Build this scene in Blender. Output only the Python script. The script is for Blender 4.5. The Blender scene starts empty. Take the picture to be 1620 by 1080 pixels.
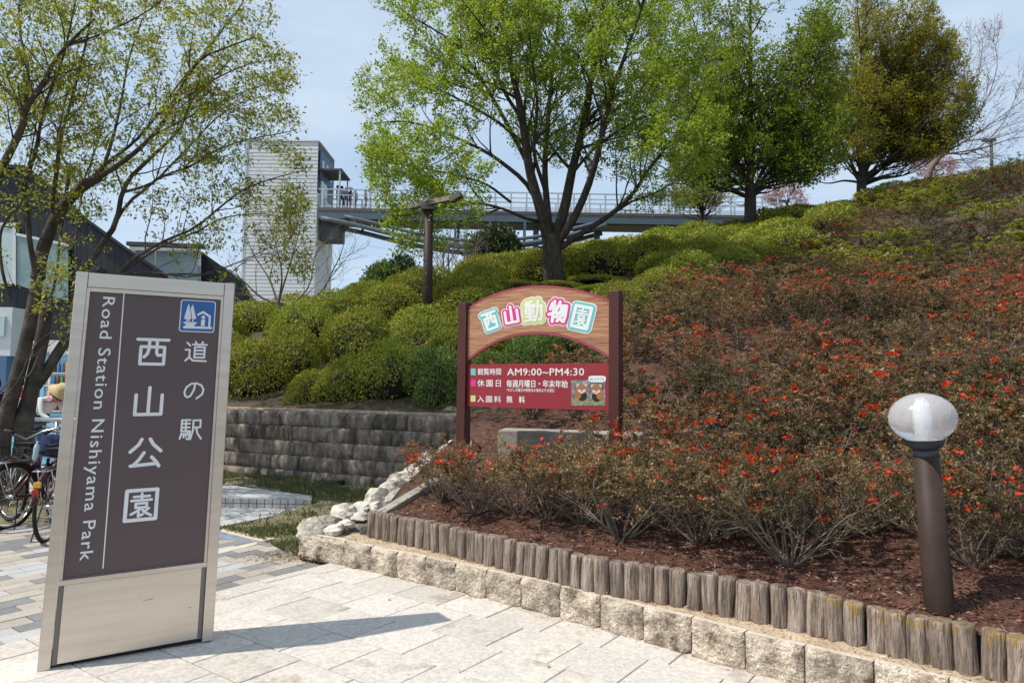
import bpy, math, random
import numpy as np
from mathutils import Vector, Matrix, noise

S = bpy.context.scene
COL = S.collection
# ------------------------------------------------------------------ camera
F = 1110.0; PIT = math.radians(3.6); ROL = math.radians(-0.6); EYE = 1.55
cr, sr, cp, sp = math.cos(ROL), math.sin(ROL), math.cos(PIT), math.sin(PIT)
right = Vector((cr, sr*sp, -sr*cp)); down = Vector((-sr, cr*sp, -cr*cp)); fwd = Vector((0, cp, sp))
cam = bpy.data.objects.new('camera', bpy.data.cameras.new('camera')); COL.objects.link(cam)
cam.data.sensor_width = 36; cam.data.lens = 36*F/1620; cam.data.clip_end = 3000; cam.data.clip_start = .05
M = Matrix((right, -down, -fwd)).transposed().to_4x4(); M.translation = Vector((0, 0, EYE))
cam.matrix_world = M
S.camera = cam
# ------------------------------------------------------------------ light
SUNV = Vector((-1.35, -0.40, 2.16)).normalized()          # towards the sun
w = bpy.data.worlds.new('World'); S.world = w; w.use_nodes = True
nt = w.node_tree; nt.nodes.clear()
out = nt.nodes.new('ShaderNodeOutputWorld'); bg = nt.nodes.new('ShaderNodeBackground')
sky = nt.nodes.new('ShaderNodeTexSky'); sky.sky_type = 'NISHITA'; sky.sun_disc = False
sky.sun_elevation = math.asin(SUNV.z); sky.sun_rotation = math.atan2(SUNV.x, SUNV.y)
sky.air_density = 1.0; sky.dust_density = .7; sky.ozone_density = 1.0
tc = nt.nodes.new('ShaderNodeTexCoord'); mp = nt.nodes.new('ShaderNodeMapping'); mp.inputs['Scale'].default_value = (1.2, 1.2, 4.5)
mp.inputs['Rotation'].default_value = (0, .25, .4)
cn = nt.nodes.new('ShaderNodeTexNoise'); cn.inputs['Scale'].default_value = 1.6; cn.inputs['Detail'].default_value = 9; cn.inputs['Roughness'].default_value = .55
cramp = nt.nodes.new('ShaderNodeValToRGB'); cramp.color_ramp.elements[0].position = .42; cramp.color_ramp.elements[1].position = .80
cramp.color_ramp.elements[0].color = (0.0, .0, .0, 1); cramp.color_ramp.elements[1].color = (.75, .75, .75, 1)
cm = nt.nodes.new('ShaderNodeMixRGB'); cm.inputs[2].default_value = (6.0, 7.8, 9.9, 1)
nt.links.new(tc.outputs['Generated'], mp.inputs[0]); nt.links.new(mp.outputs[0], cn.inputs[0]); nt.links.new(cn.outputs[0], cramp.inputs[0])
cm.inputs[0].default_value = .62; cw = nt.nodes.new('ShaderNodeMixRGB'); cw.inputs[2].default_value = (7.6, 8.4, 9.2, 1)
nt.links.new(cramp.outputs[0], cw.inputs[0]); nt.links.new(sky.outputs[0], cm.inputs[1]); nt.links.new(cm.outputs[0], cw.inputs[1]); nt.links.new(cw.outputs[0], bg.inputs[0])
bg.inputs[1].default_value = 0.11
nt.links.new(bg.outputs[0], out.inputs[0])
sun = bpy.data.objects.new('sun', bpy.data.lights.new('sun', 'SUN')); COL.objects.link(sun)
sun.data.energy = 4.6; sun.data.angle = math.radians(.53); sun.data.color = (1, .935, .83)
sun.rotation_euler = SUNV.to_track_quat('Z', 'Y').to_euler(); sun.location = (0, 0, 30)
S.view_settings.view_transform = 'Standard'; S.view_settings.look = 'None'; S.view_settings.exposure = 0.0
S.view_settings.gamma = 1; S.view_settings.use_curve_mapping = False
S.cycles.max_bounces = 6; S.cycles.diffuse_bounces = 3; S.cycles.transparent_max_bounces = 8

# ------------------------------------------------------------------ geometry of the place
def ray(px, py):
    x = (px-810)/F; y = (py-540)/F
    return right*x + down*y + fwd
def gp(px, py, z=0.0):
    d = ray(px, py); t = (z-EYE)/d.z; return Vector((d.x*t, d.y*t, z))
def at(px, py, Y):
    d = ray(px, py); t = Y/d.y; return Vector((d.x*t, Y, EYE+d.z*t))
def onplane(px, py, o, n):
    d = ray(px, py); c = Vector((0, 0, EYE)); t = (o-c).dot(n)/d.dot(n); return c+d*t
# ------------------------------------------------------------------ helpers
def tag(o, label=None, cat=None, group=None, kind=None):
    if label: o['label'] = label
    if cat: o['category'] = cat
    if group: o['group'] = group
    if kind: o['kind'] = kind
    return o
def empty(name, loc=(0, 0, 0), rz=0, label=None, cat=None, group=None, kind=None):
    o = bpy.data.objects.new(name, None); COL.objects.link(o); o.location = loc; o.rotation_euler = (0, 0, rz); o.empty_display_size = .1
    return tag(o, label, cat, group, kind)
def link(name, me, parent=None, mats=None, world=False):
    o = bpy.data.objects.new(name, me); COL.objects.link(o)
    if mats:
        for m in (mats if isinstance(mats, (list, tuple)) else [mats]): me.materials.append(m)
    if parent:
        o.parent = parent
        if world: o.matrix_parent_inverse = pinv(parent)
    return o
def pinv(p):
    m = Matrix.Translation(p.location) @ p.rotation_euler.to_matrix().to_4x4() @ Matrix.Diagonal((*p.scale, 1))
    return m.inverted()
def pymesh(name, v, f, smooth=False, mi=None):
    me = bpy.data.meshes.new(name); me.from_pydata([tuple(x) for x in v], [], f); me.update()
    if smooth: me.polygons.foreach_set('use_smooth', [True]*len(me.polygons))
    if mi is not None: me.polygons.foreach_set('material_index', mi)
    return me
class MB:
    def __init__(s): s.v = []; s.f = []; s.mi = []; s.sm = []
    def add(s, v, f, mi=0, sm=False):
        b = len(s.v); s.v += [tuple(x) for x in v]; s.f += [tuple(b+i for i in q) for q in f]; s.mi += [mi]*len(f); s.sm += [sm]*len(f); return s
    def box(s, c, d, rot=None, mi=0):
        c = Vector(c); h = Vector(d)/2
        v = [Vector((x*h.x, y*h.y, z*h.z)) for x in(-1, 1) for y in(-1, 1) for z in(-1, 1)]
        if rot is not None: v = [rot @ a for a in v]
        return s.add([c+a for a in v], [(0, 1, 3, 2), (4, 6, 7, 5), (0, 4, 5, 1), (2, 3, 7, 6), (0, 2, 6, 4), (1, 5, 7, 3)], mi)
    def beam(s, a, b, wd, ht, mi=0):
        a = Vector(a); b = Vector(b); d = b-a; L = d.length
        q = d.to_track_quat('X', 'Z').to_matrix(); return s.box((a+b)/2, (L, wd, ht), q, mi)
    def prism(s, poly, off, mi=0):           # polygon (list of points) extruded by vector off
        n = len(poly); off = Vector(off); v = [Vector(p) for p in poly]+[Vector(p)+off for p in poly]
        f = [tuple(range(n))[::-1], tuple(range(n, 2*n))]+[(i, (i+1) % n, n+(i+1) % n, n+i) for i in range(n)]
        return s.add(v, f, mi)
    def tube(s, pts, rad, n=8, mi=0, cap=True, closed=False):
        pts = [Vector(p) for p in pts]
        if not hasattr(rad, '__len__'): rad = [rad]*len(pts)
        v = []; f = []; m = len(pts); ref = None
        for i, p in enumerate(pts):
            if closed: t = pts[(i+1) % m]-pts[i-1]
            else: t = pts[min(i+1, m-1)]-pts[max(i-1, 0)]
            t.normalize()
            if ref is None:
                ref = Vector((0, 0, 1)) if abs(t.z) < .9 else Vector((1, 0, 0))
            a = (ref-t*ref.dot(t)).normalized(); b = t.cross(a); ref = a
            for k in range(n):
                an = 2*math.pi*k/n; v.append(p+(a*math.cos(an)+b*math.sin(an))*rad[i])
        for i in range(m if closed else m-1):
            j = (i+1) % m
            for k in range(n):
                k2 = (k+1) % n; f.append((i*n+k, i*n+k2, j*n+k2, j*n+k))
        s.add(v, f, mi, True)
        if cap and not closed:
            b0 = len(s.v)-len(v); s.f += [tuple(b0+k for k in range(n))[::-1], tuple(b0+(m-1)*n+k for k in range(n))]; s.mi += [mi]*2; s.sm += [False]*2
        return s
    def lathe(s, prof, c=(0, 0, 0), n=20, mi=0, rot=None, sx=1, sy=1):
        c = Vector(c); v = []; f = []
        for r, z in prof:
            for k in range(n):
                a = 2*math.pi*k/n; p = Vector((r*math.cos(a)*sx, r*math.sin(a)*sy, z)); v.append(c+(rot @ p if rot is not None else p))
        for i in range(len(prof)-1):
            for k in range(n): k2 = (k+1) % n; f.append((i*n+k, i*n+k2, (i+1)*n+k2, (i+1)*n+k))
        f.append(tuple(range(n))[::-1]); f.append(tuple((len(prof)-1)*n+k for k in range(n)))
        s.add(v, f, mi, True); s.sm[-1] = s.sm[-2] = False; return s
    def mesh(s, name):
        me = bpy.data.meshes.new(name); me.from_pydata(s.v, [], s.f); me.update()
        me.polygons.foreach_set('use_smooth', s.sm); me.polygons.foreach_set('material_index', s.mi); return me
    def build(s, name, mats, parent=None, world=False):
        return link(name, s.mesh(name), parent, mats, world)
def bevel(o, wd=.006, seg=2):
    m = o.modifiers.new('bevel', 'BEVEL'); m.width = wd; m.segments = seg; m.limit_method = 'ANGLE'; return o
# ------------------------------------------------------------------ materials
def ramp(nt, els):
    r = nt.nodes.new('ShaderNodeValToRGB'); cr_ = r.color_ramp
    while len(cr_.elements) < len(els): cr_.elements.new(.5)
    for e, (p, c) in zip(cr_.elements, els): e.position = p; e.color = (*c, 1)
    return r
def mat(name, cols, scale=8, rough=.7, bump=0, bscale=None, metal=0, stretch=None, detail=6, objvar=0, coord='Object', spec=.4, rmin=.3, rmax=.7, fine=0):
    """noise-mixed colour + bump"""
    m = bpy.data.materials.new(name); m.use_nodes = True; t = m.node_tree; b = t.nodes['Principled BSDF']
    b.inputs['Roughness'].default_value = rough; b.inputs['Metallic'].default_value = metal
    b.inputs['Specular IOR Level'].default_value = spec
    if not isinstance(cols[0], (tuple, list)): cols = [cols, tuple(c*.85 for c in cols)]
    tcn = t.nodes.new('ShaderNodeTexCoord'); mpn = t.nodes.new('ShaderNodeMapping')
    if stretch: mpn.inputs['Scale'].default_value = stretch
    if objvar:
        oi = t.nodes.new('ShaderNodeObjectInfo'); vm = t.nodes.new('ShaderNodeVectorMath'); vm.operation = 'SCALE'
        cb = t.nodes.new('ShaderNodeCombineXYZ')
        for k in range(3): t.links.new(oi.outputs['Random'], cb.inputs[k])
        t.links.new(cb.outputs[0], vm.inputs[0]); vm.inputs['Scale'].default_value = 37
        va = t.nodes.new('ShaderNodeVectorMath'); va.operation = 'ADD'
        t.links.new(tcn.outputs[coord], va.inputs[0]); t.links.new(vm.outputs[0], va.inputs[1]); t.links.new(va.outputs[0], mpn.inputs[0])
    else: t.links.new(tcn.outputs[coord], mpn.inputs[0])
    n = t.nodes.new('ShaderNodeTexNoise'); n.inputs['Scale'].default_value = scale; n.inputs['Detail'].default_value = detail; n.inputs['Roughness'].default_value = .65
    t.links.new(mpn.outputs[0], n.inputs[0])
    k = len(cols); r = ramp(t, [(rmin+(rmax-rmin)*i/max(1, k-1), c) for i, c in enumerate(cols)])
    t.links.new(n.outputs[0], r.inputs[0]); last = r.outputs[0]
    if fine:
        n3 = t.nodes.new('ShaderNodeTexNoise'); n3.inputs['Scale'].default_value = scale*14; n3.inputs['Detail'].default_value = 3
        t.links.new(mpn.outputs[0], n3.inputs[0]); r3 = ramp(t, [(.3, (1-fine,)*3), (.7, (1+fine,)*3)])
        mx = t.nodes.new('ShaderNodeMixRGB'); mx.blend_type = 'MULTIPLY'; mx.inputs[0].default_value = 1
        t.links.new(n3.outputs[0], r3.inputs[0]); t.links.new(last, mx.inputs[1]); t.links.new(r3.outputs[0], mx.inputs[2]); last = mx.outputs[0]
    if objvar:
        hs = t.nodes.new('ShaderNodeHueSaturation'); mr = t.nodes.new('ShaderNodeMapRange'); mr.inputs[3].default_value = 1-objvar; mr.inputs[4].default_value = 1+objvar
        t.links.new(oi.outputs['Random'], mr.inputs[0]); t.links.new(mr.outputs[0], hs.inputs['Value']); t.links.new(last, hs.inputs['Color']); last = hs.outputs[0]
    t.links.new(last, b.inputs['Base Color'])
    if bump:
        bn = t.nodes.new('ShaderNodeBump'); bn.inputs['Strength'].default_value = min(1, bump); bn.inputs['Distance'].default_value = .02*max(1, bump)
        n2 = t.nodes.new('ShaderNodeTexNoise'); n2.inputs['Scale'].default_value = bscale or scale*3; n2.inputs['Detail'].default_value = 6
        t.links.new(mpn.outputs[0], n2.inputs[0]); t.links.new(n2.outputs[0], bn.inputs['Height']); t.links.new(bn.outputs[0], b.inputs['Normal'])
    return m
def flat(name, c, rough=.5, metal=0, **k): return mat(name, [tuple(x*.93 for x in c), tuple(min(1, x*1.05) for x in c)], 6, rough, metal=metal, **k)
def leafmat(name, els, trans=.3, rough=.55, objvar=.12):
    m = bpy.data.materials.new(name); m.use_nodes = True; t = m.node_tree; t.nodes.clear()
    o = t.nodes.new('ShaderNodeOutputMaterial'); b = t.nodes.new('ShaderNodeBsdfPrincipled'); tr = t.nodes.new('ShaderNodeBsdfTranslucent'); mx = t.nodes.new('ShaderNodeMixShader')
    at_ = t.nodes.new('ShaderNodeAttribute'); at_.attribute_name = 'rnd'
    r = ramp(t, els); t.links.new(at_.outputs['Fac'], r.inputs[0])
    oi = t.nodes.new('ShaderNodeObjectInfo'); hs = t.nodes.new('ShaderNodeHueSaturation'); mr = t.nodes.new('ShaderNodeMapRange'); mr.inputs[3].default_value = 1-objvar*1.5; mr.inputs[4].default_value = 1+objvar*1.5
    mh = t.nodes.new('ShaderNodeMapRange'); mh.inputs[3].default_value = .5-objvar*.12; mh.inputs[4].default_value = .5+objvar*.12
    ml = t.nodes.new('ShaderNodeMath'); ml.operation = 'MULTIPLY'; ml.inputs[1].default_value = 7.31; fr = t.nodes.new('ShaderNodeMath'); fr.operation = 'FRACT'
    t.links.new(oi.outputs['Random'], ml.inputs[0]); t.links.new(ml.outputs[0], fr.inputs[0]); t.links.new(fr.outputs[0], mh.inputs[0]); t.links.new(mh.outputs[0], hs.inputs['Hue'])
    t.links.new(oi.outputs['Random'], mr.inputs[0]); t.links.new(mr.outputs[0], hs.inputs['Value']); t.links.new(r.outputs[0], hs.inputs['Color'])
    t.links.new(hs.outputs[0], b.inputs['Base Color']); b.inputs['Roughness'].default_value = rough; b.inputs['Specular IOR Level'].default_value = .3
    g = t.nodes.new('ShaderNodeHueSaturation'); g.inputs['Value'].default_value = 1.5; g.inputs['Saturation'].default_value = 1.1
    t.links.new(hs.outputs[0], g.inputs['Color']); t.links.new(g.outputs[0], tr.inputs[0])
    mx.inputs[0].default_value = trans; t.links.new(b.outputs[0], mx.inputs[1]); t.links.new(tr.outputs[0], mx.inputs[2]); t.links.new(mx.outputs[0], o.inputs[0])
    return m
MT = {}
MT['slab'] = mat('granite_slab', [(.36, .32, .275), (.58, .53, .47), (.51, .475, .435), (.62, .575, .52)], 2.6, .75, bump=.25, bscale=90, objvar=.10, fine=.16)
MT['joint'] = mat('joint_sand', [(.16, .14, .12), (.26, .23, .19)], 20, .95)
MT['pv_tan'] = mat('paver_tan', [(.35, .31, .26), (.43, .39, .335)], 9, .85, bump=.2, bscale=80, objvar=.10, fine=.12)
MT['pv_grey'] = mat('paver_dark_grey', [(.18, .178, .178), (.23, .228, .226)], 9, .85, bump=.2, bscale=80, objvar=.12, fine=.15)
MT['pv_light'] = mat('paver_light_grey', [(.40, .395, .385), (.47, .465, .455)], 9, .85, bump=.2, bscale=80, objvar=.08, fine=.12)
MT['pv_blue'] = mat('tile_blue_grey', [(.17, .20, .24), (.23, .26, .30)], 9, .8, objvar=.15, fine=.1)
MT['kerb'] = mat('split_granite', [(.14, .112, .088), (.38, .31, .24), (.55, .465, .37), (.66, .58, .485)], 7, .9, bump=1.5, bscale=38, objvar=.12, fine=.38, rmin=.34, rmax=.66, detail=10)
MT['kerbtop'] = mat('sawn_granite', [(.50, .43, .34), (.64, .57, .48)], 6, .85, bump=.2, bscale=70, fine=.14)
MT['sand'] = mat('sandy_soil', [(.30, .22, .14), (.46, .36, .25), (.52, .42, .30)], 5, .97, bump=.8, bscale=40, fine=.22)
MT['mulch'] = mat('bark_mulch', [(.03, .014, .009), (.09, .042, .026), (.15, .085, .058)], 14, .95, bump=1.0, bscale=45, fine=.3)
MT['soil'] = mat('hill_soil', [(.035, .028, .018), (.085, .06, .04), (.05, .055, .02)], 4, .97, bump=1.0, bscale=14, fine=.3)
MT['grassground'] = mat('grass_ground', [(.07, .08, .03), (.17, .145, .08), (.28, .23, .15)], 3.5, .95, bump=.8, bscale=30, fine=.3)
MT['plaza'] = mat('plaza_concrete', [(.36, .33, .29), (.44, .41, .37)], 2.5, .9, bump=.2, bscale=50, fine=.1)
MT['wall'] = mat('weathered_wall_stone', [(.036, .028, .022), (.125, .10, .08), (.26, .215, .175), (.46, .41, .35)], 2.2, .92, bump=1.5, bscale=6, stretch=(3.2, 3, .8), objvar=.22, fine=.3, rmin=.32, rmax=.72, detail=10)
MT['log'] = mat('imitation_log', [(.09, .066, .052), (.27, .205, .16), (.43, .355, .30)], 5, .9, bump=1.6, bscale=14, stretch=(6, 6, .6), objvar=.18, fine=.22, rmin=.34, rmax=.64)
MT['white_rock'] = mat('white_rock', [(.13, .115, .10), (.42, .38, .32), (.64, .60, .53)], 6, .9, bump=1.5, bscale=16, fine=.22, objvar=.12, rmin=.34, rmax=.60, detail=9)
MT['dark_rock'] = mat('grey_rubble', [(.06, .055, .05), (.17, .155, .135), (.25, .23, .20)], 6, .95, bump=1, bscale=14, fine=.2)
MT['concrete'] = mat('old_concrete', [(.22, .20, .165), (.32, .295, .25), (.37, .345, .30)], 4, .92, bump=.35, bscale=40, fine=.15)
MT['steel'] = mat('brushed_steel', [(.60, .53, .46), (.72, .645, .57)], 2, .34, metal=.78, stretch=(.6, .6, 9), bump=.04, bscale=3, fine=.015)
MT['steel_dk'] = flat('channel_steel', (.20, .185, .18), .45, .7)
MT['signface'] = mat('sign_brown_film', [(.108, .080, .083), (.118, .088, .090)], 2, .42, spec=.35)
MT['white'] = flat('white_paint', (.80, .80, .78), .5)
MT['signwhite'] = flat('white_film', (.78, .79, .80), .5)
MT['black'] = flat('black_void', (.012, .012, .013), .6)
MT['blue'] = flat('sign_blue', (.035, .13, .40), .4)
MT['maroon'] = mat('maroon_stain', [(.062, .016, .012), (.085, .024, .018)], 5, .5, stretch=(8, 8, .8), bump=.15, bscale=20)
MT['red_panel'] = flat('red_panel', (.30, .028, .040), .45)
MT['arch_red'] = flat('arch_edge_red', (.33, .06, .085), .5)
MT['cyan'] = flat('cyan_print', (.12, .55, .56), .5)
MT['magenta'] = flat('magenta_print', (.70, .04, .28), .5)
MT['lime'] = flat('lime_print', (.58, .66, .22), .5)
MT['bark'] = mat('dark_bark', [(.022, .017, .013), (.055, .043, .034), (.10, .082, .066)], 7, .92, bump=1, bscale=16, stretch=(3, 3, .6), fine=.2)
MT['bark2'] = mat('maple_bark', [(.03, .023, .018), (.07, .055, .043), (.125, .10, .082)], 5, .85, bump=.6, bscale=14, fine=.15)
MT['twig'] = mat('azalea_wood', [(.10, .08, .06), (.26, .22, .17)], 12, .9)
MT['barebark'] = mat('bare_wood', [(.10, .08, .065), (.22, .18, .15)], 5, .9)
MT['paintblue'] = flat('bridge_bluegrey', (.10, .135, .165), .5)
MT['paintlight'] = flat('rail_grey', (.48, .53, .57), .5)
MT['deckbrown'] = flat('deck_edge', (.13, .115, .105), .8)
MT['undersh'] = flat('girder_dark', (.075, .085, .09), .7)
MT['siding'] = mat('grey_siding', [(.56, .58, .58), (.66, .68, .68)], 1.2, .55, objvar=.05, fine=.04)
MT['darkclad'] = mat('dark_navy_cladding', [(.010, .014, .020), (.016, .021, .028)], 2, .5, objvar=.12)
MT['glass'] = mat('greenish_glass', [(.12, .20, .20), (.26, .36, .35)], 1.3, .12, spec=.8)
MT['paleglass'] = mat('pale_glass', [(.40, .50, .52), (.52, .60, .60)], .5, .15, spec=.6)
MT['frame'] = flat('white_frame', (.60, .62, .62), .5)
MT['bluewall'] = mat('blue_wall', [(.07, .13, .24), (.10, .17, .29)], 1, .6)
MT['poleb'] = mat('brown_pole', [(.038, .025, .019), (.055, .037, .029)], 4, .55, spec=.2, fine=.12)
MT['wood'] = mat('weathered_timber', [(.16, .13, .10), (.40, .35, .29)], 6, .9, stretch=(.6, 6, 6), bump=.6, bscale=10)
MT['vmblue'] = flat('vending_light_blue', (.28, .58, .76), .35)
MT['tyre'] = flat('tyre_rubber', (.015, .015, .016), .8)
MT['chrome'] = flat('chrome', (.55, .55, .56), .25, 1)
MT['bikered'] = flat('bike_maroon', (.065, .010, .014), .35)
MT['redplastic'] = flat('red_plastic', (.5, .03, .025), .3)
MT['yellow'] = flat('yellow_plastic', (.75, .45, .05), .4)
MT['navy'] = mat('navy_cloth', [(.018, .022, .07), (.03, .035, .11)], 12, .9)
MT['skin'] = flat('skin', (.52, .33, .24), .6)
MT['hair'] = flat('black_hair', (.015, .012, .01), .6)
MT['straw'] = mat('straw', [(.50, .36, .18), (.62, .47, .27)], 30, .9)
MT['bottle'] = flat('clear_bottle', (.5, .62, .66), .1)
# leaves
MT['lf_katsura'] = leafmat('katsura_leaf', [(0, (.13, .19, .025)), (.55, (.25, .32, .045)), (1, (.38, .41, .08))], .45)
MT['lf_dense'] = leafmat('dense_green_leaf', [(0, (.11, .17, .022)), (.6, (.21, .29, .04)), (1, (.32, .37, .065))], .52)
MT['lf_bronze'] = leafmat('bronze_leaf', [(0, (.12, .13, .023)), (.5, (.24, .23, .038)), (.85, (.37, .32, .055)), (1, (.40, .27, .055))], .5)
MT['lf_maple'] = leafmat('maple_leaf', [(0, (.13, .145, .025)), (.6, (.26, .265, .045)), (.9, (.36, .32, .075)), (1, (.36, .15, .05))], .5)
MT['lf_mound'] = leafmat('azalea_mound_leaf', [(0, (.085, .105, .013)), (.5, (.245, .268, .034)), (.9, (.38, .375, .065)), (1, (.31, .21, .06))], .32)
MT['lf_bright'] = leafmat('bright_shrub_leaf', [(0, (.06, .10, .02)), (.6, (.12, .18, .035)), (1, (.24, .30, .08))], .28)
MT['lf_dark'] = leafmat('evergreen_leaf', [(0, (.018, .032, .012)), (.6, (.035, .06, .02)), (1, (.08, .10, .03))], .15)
MT['lf_az'] = leafmat('azalea_leaf', [(0, (.045, .042, .018)), (.3, (.135, .11, .042)), (.55, (.235, .15, .07)), (.8, (.38, .21, .12)), (1, (.32, .30, .12))], .28)
MT['lf_azg'] = leafmat('azalea_leaf_greenish', [(0, (.03, .036, .015)), (.4, (.075, .076, .027)), (.7, (.13, .085, .045)), (1, (.18, .18, .06))], .25)
MT['petal'] = leafmat('red_petal', [(0, (.50, .025, .015)), (.6, (.76, .06, .025)), (1, (.80, .13, .06))], .35, objvar=0)
MT['petalw'] = leafmat('white_petal', [(0, (.7, .7, .6)), (1, (.8, .8, .74))], .3, objvar=0)
MT['pink'] = leafmat('pink_blossom', [(0, (.48, .30, .32)), (1, (.62, .44, .46))], .4)
MT['grass'] = leafmat('grass_blade', [(0, (.07, .09, .03)), (.5, (.15, .175, .065)), (.8, (.26, .26, .13)), (1, (.40, .35, .22))], .3)
MT['chip'] = leafmat('bark_chip', [(0, (.05, .018, .01)), (.5, (.15, .065, .035)), (.85, (.24, .12, .07)), (1, (.42, .33, .26))], .0)
MT['litter'] = leafmat('dry_litter', [(0, (.22, .14, .08)), (.6, (.42, .32, .2)), (1, (.58, .48, .35))], .0)
def log_lichen():
    m = MT['log'].copy(); m.name = 'imitation_log_with_lichen'; t = m.node_tree; b = t.nodes['Principled BSDF']
    src = b.inputs['Base Color'].links[0].from_socket
    tcn = t.nodes.new('ShaderNodeTexCoord'); sx = t.nodes.new('ShaderNodeSeparateXYZ'); t.links.new(tcn.outputs['Object'], sx.inputs[0])
    oi = t.nodes.new('ShaderNodeObjectInfo')
    n = t.nodes.new('ShaderNodeTexNoise'); n.inputs['Scale'].default_value = 22; n.noise_dimensions = '4D'; t.links.new(tcn.outputs['Object'], n.inputs['Vector'])
    ml = t.nodes.new('ShaderNodeMath'); ml.operation = 'MULTIPLY'; ml.inputs[1].default_value = 30; t.links.new(oi.outputs['Random'], ml.inputs[0]); t.links.new(ml.outputs[0], n.inputs['W'])
    mr = t.nodes.new('ShaderNodeMapRange'); mr.inputs[1].default_value = .03; mr.inputs[2].default_value = .20; mr.inputs[3].default_value = -.40; mr.inputs[4].default_value = .10; t.links.new(sx.outputs[2], mr.inputs[0])
    ad = t.nodes.new('ShaderNodeMath'); ad.operation = 'ADD'; t.links.new(n.outputs[0], ad.inputs[0]); t.links.new(mr.outputs[0], ad.inputs[1])
    m2 = t.nodes.new('ShaderNodeMapRange'); m2.inputs[1].default_value = .56; m2.inputs[2].default_value = .72; m2.inputs[4].default_value = .75; t.links.new(ad.outputs[0], m2.inputs[0])
    mx = t.nodes.new('ShaderNodeMixRGB'); mx.inputs[2].default_value = (.34, .21, .035, 1); t.links.new(m2.outputs[0], mx.inputs[0]); t.links.new(src, mx.inputs[1]); t.links.new(mx.outputs[0], b.inputs['Base Color'])
    return m
MT['log_l'] = log_lichen()
# ------------------------------------------------------------------ leaves & branches
rs = np.random.RandomState(7)
def nrm(a): return a/np.maximum(1e-9, np.linalg.norm(a, axis=-1, keepdims=True))
def quads_mesh(name, V, rnd, mats, smooth=False):
    """V: (N,4,3)"""
    N = len(V); me = bpy.data.meshes.new(name)
    me.vertices.add(4*N); me.loops.add(4*N); me.polygons.add(N)
    me.vertices.foreach_set('co', np.ascontiguousarray(V, dtype=np.float32).ravel())
    me.loops.foreach_set('vertex_index', np.arange(4*N, dtype=np.int32)); me.polygons.foreach_set('loop_start', np.arange(0, 4*N, 4, dtype=np.int32))
    a = me.attributes.new('rnd', 'FLOAT', 'FACE'); a.data.foreach_set('value', np.asarray(rnd, dtype=np.float32))
    for m in (mats if isinstance(mats, (list, tuple)) else [mats]): me.materials.append(m)
    me.update(calc_edges=True); return me
def leafquads(P, D, Nn, L, W, fold=.12, dxy=.5):
    D = nrm(D); Sd = nrm(np.cross(D, Nn)); U = np.cross(Sd, D)
    L = np.asarray(L).reshape(-1, 1); W = np.asarray(W).reshape(-1, 1)
    a = P; c = P+D*L - U*L*.10
    b = P+D*L*dxy+Sd*W*.5+U*W*fold; d = P+D*L*dxy-Sd*W*.5+U*W*fold
    return np.stack([a, b, c, d], 1)
class Wood:
    def __init__(s): s.V = []; s.Fc = []; s.n = 0
    def add(s, P, R, k):
        P = np.asarray(P, float); m = len(P); T = np.gradient(P, axis=0); T = nrm(T)
        ref = np.array([0., 0, 1]) if abs(T[0, 2]) < .9 else np.array([1., 0, 0])
        A = nrm(ref-T*(T@ref)[:, None]); B = np.cross(T, A)
        an = np.arange(k)*2*math.pi/k
        V = P[:, None]+(A[:, None]*np.cos(an)[None, :, None]+B[:, None]*np.sin(an)[None, :, None])*np.asarray(R)[:, None, None]
        i = np.arange(m-1)[:, None]*k; j = np.arange(k)[None]; j2 = (j+1) % k
        f = np.stack([i+j, i+j2, i+k+j2, i+k+j], -1).reshape(-1, 4)+s.n
        s.V.append(V.reshape(-1, 3)); s.Fc.append(f); s.n += m*k
    def mesh(s, name, m, thin=0):
        V = np.concatenate(s.V); Fc = np.concatenate(s.Fc); me = bpy.data.meshes.new(name)
        me.vertices.add(len(V)); me.loops.add(Fc.size); me.polygons.add(len(Fc))
        me.vertices.foreach_set('co', V.astype(np.float32).ravel()); me.loops.foreach_set('vertex_index', Fc.astype(np.int32).ravel())
        me.polygons.foreach_set('loop_start', np.arange(0, Fc.size, 4, dtype=np.int32)); me.polygons.foreach_set('use_smooth', [True]*len(Fc))
        me.materials.append(m); me.update(calc_edges=True); return me
def smoothline(P, n):
    """Catmull-Rom resample"""
    P = np.asarray(P, float)
    Q = np.vstack([2*P[0]-P[1], P, 2*P[-1]-P[-2]]); seg = len(P)-1; t = np.linspace(0, seg-1e-6, n); i = t.astype(int); u = (t-i)[:, None]
    p0, p1, p2, p3 = Q[i], Q[i+1], Q[i+2], Q[i+3]
    return .5*((2*p1)+(-p0+p2)*u+(2*p0-5*p1+4*p2-p3)*u**2+(-p0+3*p1-3*p2+p3)*u**3)
def curved(p, d, L, n, wob, up, r):
    pts = [p]; d = d/np.linalg.norm(d)
    for _ in range(n-1):
        d = d+r.randn(3)*wob+np.array([0, 0, up]); d = d/np.linalg.norm(d); pts.append(pts[-1]+d*L/(n-1))
    return np.array(pts)
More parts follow.
